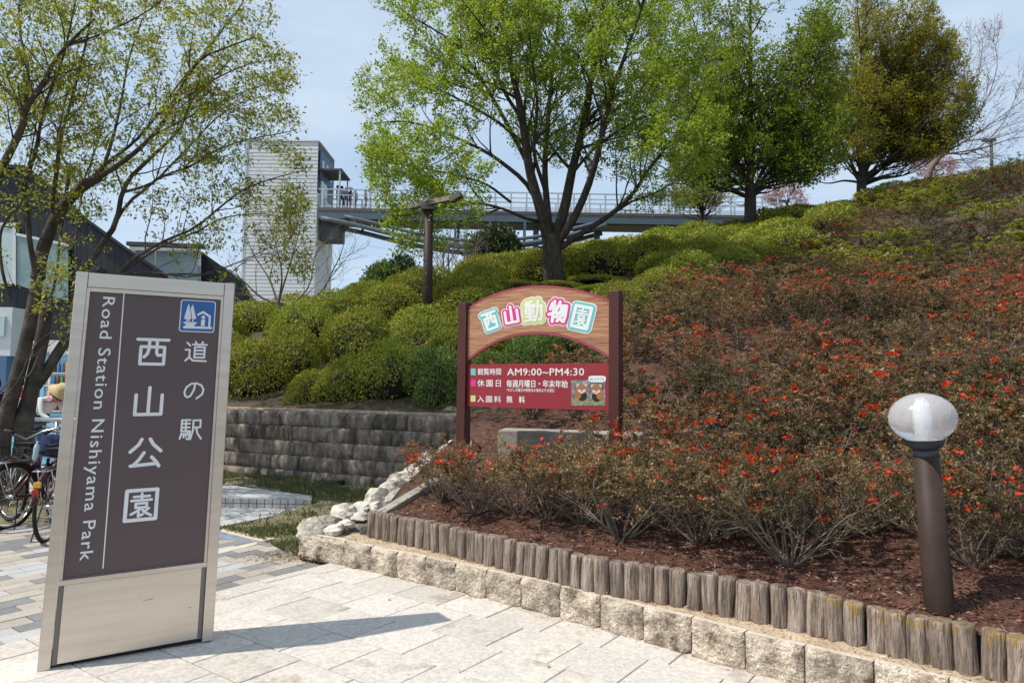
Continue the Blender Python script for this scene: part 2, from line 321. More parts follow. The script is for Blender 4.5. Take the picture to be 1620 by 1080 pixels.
def grow(wd, P, r0, r1, lv, pr, r, tips, clip=None):
    n = len(P); R = np.linspace(r0, r1, n); sides = pr['sides'][lv]
    wd.add(P, R, sides)
    seg = np.linalg.norm(np.diff(P, axis=0), axis=1); L = seg.sum()
    if lv == pr['max']:
        tips.append(P); return
    cnt = int(round(L*pr['dens'][lv]*(0.8+.4*r.rand())))
    for _ in range(max(1, cnt)):
        t = pr['tmin'][lv]+(1-pr['tmin'][lv])*r.rand()**.8
        f = t*(n-1); i = min(int(f), n-2); q = P[i]+(P[i+1]-P[i])*(f-i); T = (P[i+1]-P[i]); T = T/np.linalg.norm(T)
        pv = r.randn(3); pv[2] *= pr.get('flat', 1); pv -= T*(pv@T); pv /= np.linalg.norm(pv)
        a = math.radians(pr['ang'][lv]*(.7+.6*r.rand()))
        d = T*math.cos(a)+pv*math.sin(a); d = d+np.array(pr.get('wind', (0, 0, 0)))
        l = pr['len'][lv]*(1-.45*t)*(.6+.8*r.rand())
        if clip is not None and not clip(q+d*l*.8): 
            l *= .45
            if not clip(q+d*l): continue
        rr = max(pr['rmin'], R[i]*.55*(.7+.3*r.rand()))
        rr = min(rr, pr['rmax'][lv])
        grow(wd, curved(q, d, l, pr['pts'][lv], pr['wob'], pr['up'][lv], r), rr, max(pr['rmin']*.5, rr*.25), lv+1, pr, r, tips, clip)
def leaves_on(tips, per_m, L, ratio, r, spread=.06, updir=.3, wind=(0, 0, 0), tmin=.15, droop=0, flatn=.6):
    Ps = []; Ds = []
    for P in tips:
        ln = np.linalg.norm(np.diff(P, axis=0), axis=1).sum(); k = max(2, int(ln*per_m*(.7+.6*r.rand())))
        t = (tmin+(1-tmin)*r.rand(k))*(len(P)-1); i = np.minimum(t.astype(int), len(P)-2); u = (t-i)[:, None]
        q = P[i]*(1-u)+P[i+1]*u; T = nrm(P[i+1]-P[i]); q = q+r.randn(k, 3)*spread
        Ps.append(q); Ds.append(T*.6+r.randn(k, 3)*.6+np.array([0, 0, updir-droop])+np.array(wind))
    P = np.concatenate(Ps); D = nrm(np.concatenate(Ds)); k = len(P)
    N = nrm(r.randn(k, 3)*flatn+np.array([0, 0, 1.])); ll = L*(.6+.7*r.rand(k))
    rn = np.clip(.5+.5*np.array([noise.noise(Vector(p*.9)) for p in P[::1]])*1.2*0+.28*r.randn(k), 0, 1) if k < 0 else np.clip(.45+.25*r.randn(k), 0, 1)
    return leafquads(P, D, N, ll, ll*ratio), rn, P
# ------------------------------------------------------------------ terrain
CT = []
def ctl(x, y, z): CT.append((x, y, z))
LOGL = [(-1.2, 6.25), (-.54, 5.71), (.56, 4.69), (1.12, 4.36), (1.66, 3.93), (1.97, 3.62), (2.34, 3.29), (3.0, 2.62), (3.8, 1.8)]
for x, y in LOGL[::2]: ctl(x, y, .40)
ctl(6, -.5, .4); ctl(9, -4, .4)
for x, y, z in [(-.75, 6.75, .58), (-.35, 7.8, .86), (-5.9, 11.4, 1.12), (-4.6, 10.9, 1.12), (-2.6, 10.1, 1.12), (-.75, 9.15, 1.12), (0, 6.3, .52), (0.2, 7.6, .74), (1.2, 6.3, .66), (2.2, 4.6, .52), (3.0, 4.0, .55), (5, 3.2, .75)]: ctl(x, y, z)
for px, py, Y in [(400, 532, 13.5), (550, 505, 15.5), (700, 468, 17.5), (875, 447, 17), (860, 435, 21), (1000, 409, 25.5), (1130, 388, 29.5), (1187, 366, 28), (1260, 363, 34), (1363, 333, 33), (1450, 328, 38), (1620, 316, 42), (1800, 298, 44), (2200, 245, 44), (1300, 530, 10), (1600, 540, 9.5), (1150, 505, 12.5), (1450, 430, 18), (1700, 430, 16), (600, 610, 11.6), (400, 610, 12.2), (850, 655, 8.9), (1250, 420, 20), (900, 540, 12)]:
    p = at(px, py, Y); ctl(*p)
for px, py, Y in [(400, 532, 13.5), (550, 505, 15.5), (700, 468, 17.5), (860, 435, 21), (1000, 409, 25.5), (1130, 388, 29.5), (1260, 363, 34), (1450, 328, 38), (1620, 316, 42), (1800, 298, 44)]:
    p = at(px, py, Y); q = at(px, py, Y*1.22); ctl(q.x, q.y, p.z+.1)
CT = np.array(CT)
def tpsU(r2): return np.where(r2 > 1e-9, r2*np.log(np.maximum(r2, 1e-9)), 0)
_n = len(CT); _K = tpsU(((CT[:, None, :2]-CT[None, :, :2])**2).sum(-1))+np.eye(_n)*1.5
_A = np.zeros((_n+3, _n+3)); _A[:_n, :_n] = _K; _A[:_n, _n] = 1; _A[:_n, _n+1:] = CT[:, :2]; _A[_n, :_n] = 1; _A[_n+1:, :_n] = CT[:, :2].T
_c = np.linalg.solve(_A, np.concatenate([CT[:, 2], [0, 0, 0]]))
def Hn(P):
    P = np.atleast_2d(P); U = tpsU(((P[:, None, :2]-CT[None, :, :2])**2).sum(-1))
    return U@_c[:_n]+_c[_n]+P[:, :2]@_c[_n+1:]
def H(x, y): return float(Hn([[x, y]])[0])
def dens(P, n):
    P = np.array(P, float); s = np.r_[0, np.cumsum(np.linalg.norm(np.diff(P[:, :2], axis=0), axis=1))]
    t = np.linspace(0, s[-1], n); return np.stack([np.interp(t, s, P[:, k]) for k in range(P.shape[1])], 1)
B = np.array([(-6.6, 14, 1.1, -11, 26), (-5.9, 11.4, 1.12, -9, 24), (-4.6, 10.9, 1.12, -7, 25), (-2.6, 10.1, 1.12, -4, 27), (-.75, 9.15, 1.12, 0, 30), (-.35, 7.8, .86, 3, 33), (-.75, 6.75, .58, 5, 36), (-1.2, 6.25, .41, 7, 38),
              (-.54, 5.71, .40, 10, 41), (.56, 4.69, .40, 15, 44), (1.12, 4.36, .40, 20, 47), (1.66, 3.93, .40, 25, 50), (1.97, 3.62, .40, 32, 52), (2.34, 3.29, .40, 38, 52), (3.0, 2.62, .40, 46, 50), (3.8, 1.8, .4, 50, 40), (6, -.5, .4, 55, 10), (9, -4, .4, 55, -10)])
Bd = np.concatenate([np.stack([np.linspace(B[i, k], B[i+1, k], 9)[:-1] for k in range(5)], 1) for i in range(len(B)-1)]+[B[-1:]])
nt_ = 90; T = np.linspace(0, 1, nt_)**1.8
G = []
for r_ in Bd:
    X = r_[0]*(1-T)+r_[3]*T; Y = r_[1]*(1-T)+r_[4]*T; Z = Hn(np.stack([X, Y], 1))
    d = np.hypot(X-r_[0], Y-r_[1]); k = np.clip(d/.5, 0, 1); Z = r_[2]*(1-k)+Z*k
    Z = Z+.02*np.array([noise.noise(Vector((a*2.1, b*2.1, 0))) for a, b in zip(X, Y)])*k
    G.append(np.stack([X, Y, Z], 1))
G = np.array(G); ns_ = len(G)
fc = [(i*nt_+j, (i+1)*nt_+j, (i+1)*nt_+j+1, i*nt_+j+1) for i in range(ns_-1) for j in range(nt_-1)]
hm = pymesh('hillside', G.reshape(-1, 3), fc, True)
hill = link('hillside', hm, None, [MT['mulch'], MT['soil']]); tag(hill, kind='structure')
def bedmulch(x, y): 
    return y < np.interp(x, [-1.5, .2, .95, 1.9, 4.2, 8.9, 20], [9.0, 9.3, 9.8, 11.5, 13, 14, 14])
hm.polygons.foreach_set('material_index', [0 if bedmulch(*(p.center[:2])) else 1 for p in hm.polygons])
def sheet(name, poly, z, m, kind='structure', parent=None, thick=0):
    mb = MB(); P = [Vector((p[0], p[1], z if len(p) < 3 or z is not None else p[2])) for p in poly]
    if thick: mb.prism(P, (0, 0, -thick))
    else: mb.add(P, [tuple(range(len(P)))])
    o = mb.build(name, m, parent)
    if kind: tag(o, kind=kind)
    return o
sheet('ground', [(-300, -60), (300, -60), (300, 900), (-300, 900)], -.03, MT['grassground'])
# soil base under all the paving
sheet('paving_bed', [(-6.5, -1), (6, -1), (4.2, 1.4), (3.4, 2.2), (2.3, 3.2), (1.3, 4.0), (0, 5.1), (-1.1, 5.9), (-1.87, 6.3), (-2.35, 6.75), (-2.75, 7.2), (-3.6, 7.3), (-3.6, 7.68), (-14, 7.68), (-14, -1)], -.012, MT['joint'])
# ------------------------------------------------------------------ paving
A0 = math.radians(54.3); eP = Vector((math.cos(A0), math.sin(A0), 0)); eQ = Vector((math.sin(A0), -math.cos(A0), 0)); O0 = Vector((-1.62, 6.05, 0))
def clip(poly, n, c):       # keep n.p <= c
    o = []
    for i in range(len(poly)):
        a, b = poly[i], poly[(i+1) % len(poly)]; da, db = n.dot(a)-c, n.dot(b)-c
        if da <= 0: o.append(a)
        if da*db < 0: o.append(a+(b-a)*(da/(da-db)))
    return o
def inview(p, m=40):
    d = p-Vector((0, 0, EYE)); f_ = d.dot(fwd)
    if f_ < .2: return False
    x = 810+F*d.dot(right)/f_; y = 540+F*d.dot(down)/f_; return -m < x < 1620+m and y < 1080+m*2
def project(p):
    d = Vector(p)-Vector((0, 0, EYE)); f_ = d.dot(fwd); return 810+F*d.dot(right)/f_, 540+F*d.dot(down)/f_
pav = empty('slab_paving', (0, 0, 0), kind='structure')
rr = random.Random(3)
def piece(name, poly, m, parent, top, thick=.03, g=.004):
    if len(poly) < 3: return
    c = sum(poly, Vector())/len(poly); P = []
    for p in poly:
        v = p-c; L = v.length; P.append(Vector((v.x, v.y, 0))*(max(0, L-g*1.3)/max(L, 1e-6)))
    mb = MB(); n = len(P); tz = top+rr.uniform(-.0015, .0015); tx, ty = rr.uniform(-.004, .004), rr.uniform(-.004, .004)
    ch = .93 if False else 1
    v = [Vector((p.x, p.y, -thick)) for p in P]+[Vector((p.x, p.y, -.003)) for p in P]+[Vector((p.x*.985, p.y*.985, p.x*tx+p.y*ty)) for p in P]
    f = [(i, (i+1) % n, n+(i+1) % n, n+i) for i in range(n)]+[(n+i, n+(i+1) % n, 2*n+(i+1) % n, 2*n+i) for i in range(n)]+[tuple(range(2*n, 3*n))]
    mb.add(v, f); o = mb.build(name, m, parent); o.location = (c.x, c.y, tz); return o
W_, L_ = .395, .43
ref = gp(551, 1010)-O0; p0 = ref.dot(eP) % W_; ref2 = gp(531, 1001.7)-O0; q0 = ref2.dot(eQ) % L_
for ip in range(-22, 6):
    off = (.17 if ip % 2 else 0)+.03*math.sin(ip*2.3)
    for iq in range(-1, 18):
        a, b = p0+ip*W_, q0+iq*L_+off
        poly = [O0+eP*(a+u*W_)+eQ*(b+v*L_) for u, v in((0, 0), (1, 0), (1, 1), (0, 1))]
        poly = clip(poly, -eQ, -(eQ.dot(O0)))      # right of the border joint
        if len(poly) < 3: continue
        c = sum(poly, Vector())/len(poly)
        if not inview(c, 120) or c.y < 2.0: continue
        if c.y > np.interp(c.x, [-1.87, -1.08, -.5, .1, .58, 1.1, 1.6, 2.4, 3.2, 4], [6.45, 5.95, 5.55, 5.1, 4.75, 4.35, 3.85, 3.2, 2.4, 1.6])+.12: continue
        piece('slab', poly, MT['slab'], pav, 0.012)
sp_ = empty('small_paver_paving', (0, 0, 0), kind='structure')
cnt = 0; rest = MB()
cand = []
pw, pl = .155, .31
far_n = Vector((0, 1, 0))
LB = [gp(404, 860), gp(443, 870), gp(470, 884)]
for iq in range(-48, 0):
    for ip in range(-24, 20):
        off = (ip*0)+(iq % 2)*pl/2+(iq % 4)*.02
        a, b = ip*pl+off, iq*pw
        poly = [O0+eP*(a+u*pl)+eQ*(b+v*pw) for u, v in((0, 0), (1, 0), (1, 1), (0, 1))]
        cc0 = sum(poly, Vector())/4; poly = clip(poly, Vector((.0, 1, 0)), 7.62) if cc0.x < -3.6 else clip(poly, Vector((.02, 1, 0)), 6.93)
        n_ = (LB[2]-LB[1]); n_ = Vector((n_.y, -n_.x, 0)); n_ = n_ if n_.dot(Vector((1, 1, 0))) > 0 else -n_
        if len(poly) > 2: poly = clip(poly, n_.normalized(), n_.normalized().dot(LB[1]))
        if len(poly) < 3: continue
        c = sum(poly, Vector())/len(poly); x, y = project(c)
        if not(-30 < x < 520 and y < 1120): continue
        if 75+(1065-y)*.08 < x < 325+(1010-y)*.04 and 440 < y < 1050: hidden = True
        else: hidden = False
        cand.append((hidden, -c.length, poly))
cand.sort(key=lambda t: (t[0], -t[1]))
shade = rr.choices
for i, (h_, _, poly) in enumerate(cand):
    k = rr.choices(['pv_tan', 'pv_grey', 'pv_light'], (5, 3.2, 2.6))[0]
    if i < 290: piece('paver', poly, MT[k], sp_, .010, g=.0035)
    else: rest.add([Vector((p.x, p.y, .010)) for p in [(q-(sum(poly, Vector())/len(poly)))*.97+sum(poly, Vector())/len(poly) for q in poly]], [tuple(range(len(poly)))], {'pv_tan': 0, 'pv_grey': 1, 'pv_light': 2}[k])
if rest.v: o = rest.build('far_pavers', [MT['pv_tan'], MT['pv_grey'], MT['pv_light']], sp_); tag(o, kind='stuff')
# strips, blue tiles and the path beyond
pb = empty('tile_path', (0, 0, 0), kind='structure')
def pxp(pts, z): return [gp(x, y, z) for x, y in pts]
mb = MB(); mb.prism(pxp([(350, 834.5), (436, 851), (413, 855.5), (350, 840)], .012), (0, 0, -.03)); mb.prism(pxp([(250, 893), (408, 856), (404, 861), (250, 900)], .012), (0, 0, -.03)); mb.build('stone_strip', MT['kerbtop'], pb)
tb = [gp(200, 800, .008), gp(412, 853.5, .008), gp(150, 915, .008)]
dx = (tb[1]-tb[0]).normalized(); dy = Vector((-dx.y, dx.x, 0)); dy = -dy if dy.dot(tb[2]-tb[0]) < 0 else dy
e2 = (tb[2]-tb[1]); n2 = Vector((e2.y, -e2.x, 0)).normalized(); n2 = -n2 if n2.dot(tb[0]-tb[1]) > 0 else n2
for i in range(0, 16):
    for j in range(0, 14):
        a = i*.2+(j % 2)*.1; b = j*.1; poly = [tb[0]+dx*(a+u*.2)+dy*(b+v*.1+.0) for u, v in((0, 0), (1, 0), (1, 1), (0, 1))]
        for p in poly: p.z = 0
        poly = clip(poly, n2, n2.dot(Vector((tb[1].x, tb[1].y, 0)))-.02)
        if len(poly) < 3: continue
        x, y = project(sum(poly, Vector())/len(poly))
        if 335 < x < 425: piece('tile', poly, MT['pv_blue'], pb, .008, g=.003)
path = empty('pale_path', (0, 0, 0), kind='structure')
pl0 = gp(300, 845); pth = MB()
for i in range(26):
    for j in range(9):
        a = Vector((-5.2+i*.15+(j % 2)*.07, 7.62+j*.14, 0)); poly = [a+Vector((u*.15, v*.14, 0)) for u, v in((0, 0), (1, 0), (1, 1), (0, 1))]
        A_, B_ = gp(350, 833), gp(560, 790); n3 = Vector(((B_-A_).y, -(B_-A_).x, 0)).normalized(); n3 = -n3 if n3.y > 0 else n3
        poly = clip(poly, n3, n3.dot(A_)); poly = clip(poly, Vector((1, .0, 0)), -2.55) if len(poly) > 2 else poly
        if len(poly) < 3: continue
        x, y = project(sum(poly, Vector())/len(poly))
        if 330 < x < 520: piece('path_brick', poly, MT['pv_light'], path, .006, g=.0025)
sheet('plaza', [(-60, 9.55), (-6.2, 9.55), (-6.2, 14), (-8, 60), (-60, 60)], -.008, MT['plaza'])
sheet('plaza_kerb', [(-60, 9.4), (-6.2, 9.4), (-6.2, 9.55), (-60, 9.55)], .08, MT['concrete'], thick=.12)
# step platform with tiled riser
st = empty('step_platform', (0, 0, 0), kind='structure')
pf = [(-2.46, 8.80), (-2.52, 9.02), (-4.2, 10.05), (-5.6, 10.6), (-5.6, 8.80)]
mb = MB(); mb.prism([Vector((x, y, .125)) for x, y in pf], (0, 0, -.16)); mb.build('platform_slab', MT['pv_light'], st)
rt = MB().box((0, 0, 0), (.088, .02, .052)).mesh('riser_tile'); rt.materials.append(MT['pv_light'])
for i in range(20):
    for j in range(2):
        o = link('riser_tile', rt, st); o.location = (-2.506-i*.097, 8.795, .033+j*.060)
mb = MB(); mb.box((-3.5, 8.798, .06), (2.1, .006, .118)); mb.build('riser_joint', MT['black'], st)
for i in range(8):
    for j in range(7):
        a = Vector((-4.6+i*.3, 8.83+j*.2+.0, 0)); poly = [a+Vector((u*.3, v*.2, 0)) for u, v in((0, 0), (1, 0), (1, 1), (0, 1))]
        A_, B_ = Vector((-2.5, 9.0, 0)), Vector((-4.2, 10.05, 0)); n3 = Vector((-(B_-A_).y, (B_-A_).x, 0)).normalized(); n3 = -n3 if n3.y < 0 else n3
        poly = clip(poly, n3, n3.dot(A_)-.02); poly = clip(poly, Vector((1, 0, 0)), -2.50) if len(poly) > 2 else poly
        if len(poly) > 2: piece('platform_tile', poly, MT['pv_light'], st, .137, .011, g=.003)
# ------------------------------------------------------------------ rough stone helper
def rough_block(L, Hh, D, seed, amp=.018, nx=9, nz=6, chamfer=.012, skew=0, ribs=0):
    """block: front face at y=-D/2 is rock-faced; centre bottom origin"""
    v = []; f = []
    def nz_(p, s): return noise.noise(Vector((p[0]*s+seed*7.3, p[1]*s, p[2]*s+seed)))
    for j in range(nz+1):
        for i in range(nx+1):
            x = -L/2+L*i/nx; z = Hh*j/nz; e = min(i, nx-i, j, nz-j); a = amp*(0 if e == 0 else 1)
            dsp = a*(.7+nz_((x, 0, z), 9)+.6*nz_((x, 0, z), 24))+(ribs*math.sin(x*2*math.pi/.09+seed+2*nz_((x, 0, z), 5)) if e else 0)
            v.append((x+skew*z, -D/2-dsp+(chamfer if e == 0 else 0), z))
    for j in range(nz):
        for i in range(nx): a = j*(nx+1)+i; f.append((a, a+1, a+nx+2, a+nx+1))
    b = len(v); v += [(-L/2, D/2, 0), (L/2, D/2, 0), (L/2+skew*Hh, D/2, Hh), (-L/2+skew*Hh, D/2, Hh)]
    tl = nz*(nx+1); top = [tl+i for i in range(nx+1)]
    f.append(tuple(top[::1])+(b+2, b+3)); f.append((0, b, b+3)+tuple(j*(nx+1) for j in range(nz, 0, -1))); f.append(tuple(j*(nx+1)+nx for j in range(nz+1))+(b+2, b+1)); f.append((b, b+1, b+2, b+3)[::-1])
    mi = [0]*(nx*nz)+[1, 0, 0, 0]
    me = pymesh('block', v, f); me.polygons.foreach_set('material_index', mi); me.polygons.foreach_set('use_smooth', [i < nx*nz for i in range(len(f))]); return me
# kerb of split granite blocks
KT = [(473, 841), (508, 848), (545, 855.5), (586, 863.5), (628, 872), (672, 881), (720, 890.5), (768, 901), (823, 912.5), (885, 926.5), (948, 941.5), (1016, 959), (1092, 977), (1177, 999), (1271, 1021), (1381, 1046), (1500, 1075), (1640, 1110)]
KP = [gp(x, y, .215) for x, y in KT]
KP[-1] = KP[-2]+(KP[-2]-KP[-3]).normalized()*.31
for _ in range(4): KP.append(KP[-1]+(KP[-1]-KP[-2]).normalized()*.31)
kerb = empty('granite_kerb', KP[0].xy.to_3d(), 0, 'low kerb of rough split granite blocks along the pale slab paving', 'stone kerb')
for i in range(len(KP)-1):
    a, b = KP[i], KP[i+1]; d = (b-a); L = d.length-.006
    me = rough_block(L, .225, .055, i*1.7+3, .024, 16, 11, .012)
    o = link('kerb_stone', me, kerb, [MT['kerb'], MT['kerbtop']])
    n = Vector((-d.y, d.x, 0)).normalized(); n = n if n.y > 0 else -n
    o.location = (a+b)/2+n*.028-Vector(kerb.location); o.location.z = -.012+rr.uniform(-.003, .003); o.rotation_euler.z = math.atan2(d.y, d.x)+rr.uniform(-.01, .01)
# sandy strip
inner = dens([(p.x, p.y) for p in [k+Vector((.022, .030, 0)) for k in KP]], 70)
outer = dens([(-1.9, 6.52), (-1.3, 6.50)]+[(x+.03, y+.06) for x, y in LOGL[0:]]+[(4.5, 1.2)], 70)
v = []; rows = 9
for i in range(70):
    for j in range(rows):
        t = j/(rows-1); x = inner[i][0]*(1-t)+outer[i][0]*t; y = inner[i][1]*(1-t)+outer[i][1]*t
        v.append((x, y, .205+.018*t+.012*noise.noise(Vector((x*6, y*6, 0)))*min(1, t*4)))
f = [(i*rows+j, (i+1)*rows+j, (i+1)*rows+j+1, i*rows+j+1) for i in range(69) for j in range(rows-1)]
o = link('sand_strip', pymesh('sand_strip', v, f, True), None, MT['sand']); tag(o, kind='structure')
# ------------------------------------------------------------------ log edging
def logmesh(seed):
    r_ = random.Random(seed); v = []; f = []; n = 18; zs = [-.08, .0, .05, .1, .15, .2, .222, .232, .236]
    ph = [r_.uniform(0, 6.3) for _ in range(4)]
    for k, z in enumerate(zs):
        sh = {6: .985, 7: .93, 8: .82}.get(k, 1.0)
        for i in range(n):
            a = 2*math.pi*i/n
            rr_ = .0525*(1+.045*math.sin(5*a+ph[0]+z*4)+.035*math.sin(9*a+ph[1]-z*7)+.06*noise.noise(Vector((math.cos(a)*1.5+seed, math.sin(a)*1.5, z*9))))*sh
            v.append((rr_*math.cos(a)+.003*math.sin(z*20+ph[2]), rr_*math.sin(a), z+(.004*noise.noise(Vector((math.cos(a)*2, math.sin(a)*2, seed))) if k > 5 else 0)))
    m = len(zs)
    for k in range(m-1):
        for i in range(n): f.append((k*n+i, k*n+(i+1) % n, (k+1)*n+(i+1) % n, (k+1)*n+i))
    f.append(tuple((m-1)*n+i for i in range(n))); me = pymesh('log', v, f, True); me.polygons[-1].use_smooth = False; return me
lm = [logmesh(i) for i in range(6)]; lmL = [m.copy() for m in lm]
for m in lm: m.materials.append(MT['log'])
for m in lmL: m.materials.append(MT['log_l'])
edg = empty('log_edging', (-1.2, 6.25, .22), 0, 'edging of upright weathered imitation logs holding the bark mulch bed', 'log edging')
s = np.r_[0, np.cumsum([math.dist(LOGL[i], LOGL[i+1]) for i in range(len(LOGL)-1)])]
d = 0; i = 0
while d < s[-1]:
    x = np.interp(d, s, [p[0] for p in LOGL]); y = np.interp(d, s, [p[1] for p in LOGL])
    lich = x > 1.62
    o = link('log', (lmL if lich else lm)[rr.randrange(6)], edg); o.location = (x+1.2+rr.uniform(-.003, .003), y-6.25+rr.uniform(-.004, .004), -.02+rr.uniform(-.006, .008)); o.rotation_euler = (rr.uniform(-.045, .045), rr.uniform(-.045, .045), rr.uniform(0, 6.28)); k_s = rr.uniform(.93, 1.05); o.scale = (k_s, k_s, rr.uniform(.96, 1.03))
    i += 1; d += .098+(.013 if i % 5 == 0 else 0)
def rock(seed, s=(1, 1, .7), n=10):
    v = []; f = []; m = 7; r_ = random.Random(seed); pl = [(Vector([r_.gauss(0, 1) for _ in range(3)]).normalized(), r_.uniform(.42, .80)) for _ in range(12)]
    for j in range(m+1):
        for i in range(n):
            a = 2*math.pi*i/n; b = math.pi*j/m; p = Vector((math.sin(b)*math.cos(a), math.sin(b)*math.sin(a), math.cos(b)))
            for q, c in pl:
                if p.dot(q) > c: p = p*(c/p.dot(q))
            v.append((p.x*s[0], p.y*s[1], p.z*s[2]))
    for j in range(m):
        for i in range(n): f.append((j*n+i, (j+1)*n+i, (j+1)*n+(i+1) % n, j*n+(i+1) % n))
    return pymesh('rock', v, f)
# ------------------------------------------------------------------ rock edge, slanted concrete strip, rubble
RE = [(-1.90, 6.42, .24), (-1.72, 6.66, .31), (-1.50, 6.95, .40), (-1.27, 7.40, .53), (-1.05, 7.85, .66), (-.83, 8.35, .81), (-.62, 8.9, .95)]
red = empty('rock_edging', RE[0], 0, 'sloping edge of broken white stones between the stone wall and the bark bed', 'rock edging')
for i in range(len(RE)-1):
    a, b = Vector(RE[i]), Vector(RE[i+1]); d = b-a; L = d.length; r_ = random.Random(i+40)
    q = d.to_track_quat('X', 'Z').to_euler()
    for j, (u, side, sx, sy, sz) in enumerate(((.28, .10, .36, .20, .12), (.78, .12, .34, .22, .11), (.5, .27, .26, .17, .09), (.95, .28, .20, .15, .08))):
        me = rock(i*7+j+200, (L*sx*1.25*r_.uniform(.9, 1.2), sy*r_.uniform(.8, 1.1), sz), 12); me.name = 'edge_rock'
        o = link('edge_rock', me, red, MT['white_rock']); p = a.lerp(b, u)-Vector(RE[0]); nrm_ = Vector((d.y, -d.x, 0)).normalized()
        o.rotation_euler = (q.x+r_.uniform(-.15, .15), q.y+r_.uniform(-.08, .08), q.z+r_.uniform(-.2, .2)); o.location = p+nrm_*side+Vector((0, 0, -.02-.06*side))
    mb = MB(); mb.prism([a-Vector(RE[0])+Vector((.01, 0, -.03)), b-Vector(RE[0])+Vector((.01, 0, -.03)), b-Vector(RE[0])+Vector((.22, -.05, -.12)), a-Vector(RE[0])+Vector((.22, -.05, -.12))], (0, 0, -.75)); mb.build('mortar_base', MT['dark_rock'], red)
rub = empty('rubble_bank', (0, 0, 0), kind='structure'); v = []; n_ = 16
inn = dens([(-1.16, 6.36, .27), (-.80, 6.78, .56), (-.42, 7.6, .82), (-.5, 8.9, 1.05)], n_); oun = dens([(x+.05, y-.02, z-.05) for x, y, z in RE], n_)
for i in range(n_):
    for j in range(10):
        t = j/9; p = oun[i]*(1-t)+inn[i]*t; v.append((p[0], p[1], p[2]-.05*math.sin(t*3.14)+.05*noise.noise(Vector((p[0]*8, p[1]*8, 0)))*math.sin(t*3.14)))
f = [(i*10+j, (i+1)*10+j, (i+1)*10+j+1, i*10+j+1) for i in range(n_-1) for j in range(9)]
link('rubble_surface', pymesh('rubble_surface', v, f, False), rub, MT['dark_rock'])
rk = [rock(i) for i in range(5)]
for m in rk: m.materials.append(MT['dark_rock'])
for i in range(40):
    a = rr.random(); t = .15+.7*rr.random(); k = int(a*(n_-1)); p = oun[k]*(1-t)+inn[k]*t
    o = link('rubble_stone', rk[i % 5], rub); s_ = rr.uniform(.03, .10); o.scale = (s_, s_, s_); o.location = (p[0], p[1], p[2]-.02); o.rotation_euler = (rr.random()*6, rr.random()*6, rr.random()*6)
mb = MB(); a, b, c = Vector((-1.16, 6.31, .385)), Vector((-.80, 6.75, .57)), Vector((-.40, 7.55, .80))
mb.beam(a, b, .12, .07); mb.beam(b, c, .12, .07); o = mb.build('slanted_kerb', MT['concrete']); bevel(o, .008); tag(o, 'slanting grey concrete strip running up from the first logs beside the shrubs', 'kerb')
for k, (px, py, Y, s_) in enumerate([(640, 655, 10.1, .14), (715, 652, 9.7, .20), (735, 650, 9.55, .15)]):
    me = rock(k+70); o = link('boulder', me, None, MT['dark_rock']); p = at(px, py, Y); o.location = p; o.scale = (s_*1.3, s_, s_)
    tag(o, ['small brown boulder under the dark bushes on the wall top', 'grey boulder on the wall beside the left post of the zoo sign', 'smaller grey boulder tucked behind the left post of the zoo sign'][k], 'boulder')
p = gp(1525, 940, .44); o = link('stone', rock(91), None, MT['white_rock']); o.location = p; o.scale = (.036, .03, .03); tag(o, 'small pale stone lying on the mulch right of the globe lamp', 'stone')
# ------------------------------------------------------------------ retaining wall
WA, WB = Vector((-6.4, 11.75, 0)), Vector((-.58, 9.02, 0)); wd_ = (WB-WA); WL = wd_.length; wd_.normalize(); wn = Vector((wd_.y, -wd_.x, 0))
wall = empty('stone_retaining_wall', WA, math.atan2(wd_.y, wd_.x), 'dark weathered stone retaining wall in courses below the green azalea mounds', 'retaining wall')
for c in range(6):
    x = -rr.uniform(0, .5)
    while x < WL:
        L = rr.choice([.8, 1.0, 1.3, 1.6])
        x1 = min(x+L, WL); x0 = max(x, 0)
        if x1-x0 > .08:
            me = rough_block(x1-x0-.005, .204, .2, rr.random()*99, .020, int(10+10*(x1-x0)), 5, .008, ribs=.003); me.name = 'wall_stone'
            o = link('wall_stone', me, wall, [MT['wall'], MT['wall']]); o.location = ((x0+x1)/2, .1-.028*(5-c)+rr.uniform(-.004, .004), -.10+c*.207)
        x += L
mb = MB(); mb.box((WL/2, .22, .48), (WL, .1, 1.16)); mb.build('wall_core', MT['black'], wall)
o = MB().beam(WA+Vector((0, 0, 1.155))+Vector((.1, .30, 0)), WB+Vector((0, 0, 1.155))+Vector((.1, .30, 0)), .22, .03).build('wall_top_soil', MT['sand']); tag(o, kind='structure')
mb = MB(); mb.beam(WA+Vector((.2, .52, 1.18)), WB+Vector((.2, .48, 1.16)), .05, .05); o = mb.build('edge_board', MT['wood']); tag(o, 'thin low edging board along the top of the stone wall', 'edging board')
# drain pipe
o = MB().tube([(-2.28, 9.75, .22), (-2.31, 9.60, .215)], .028, 12).build('drain_pipe', MT['black']); tag(o, 'small dark drain pipe mouth low in the stone wall', 'drain pipe')
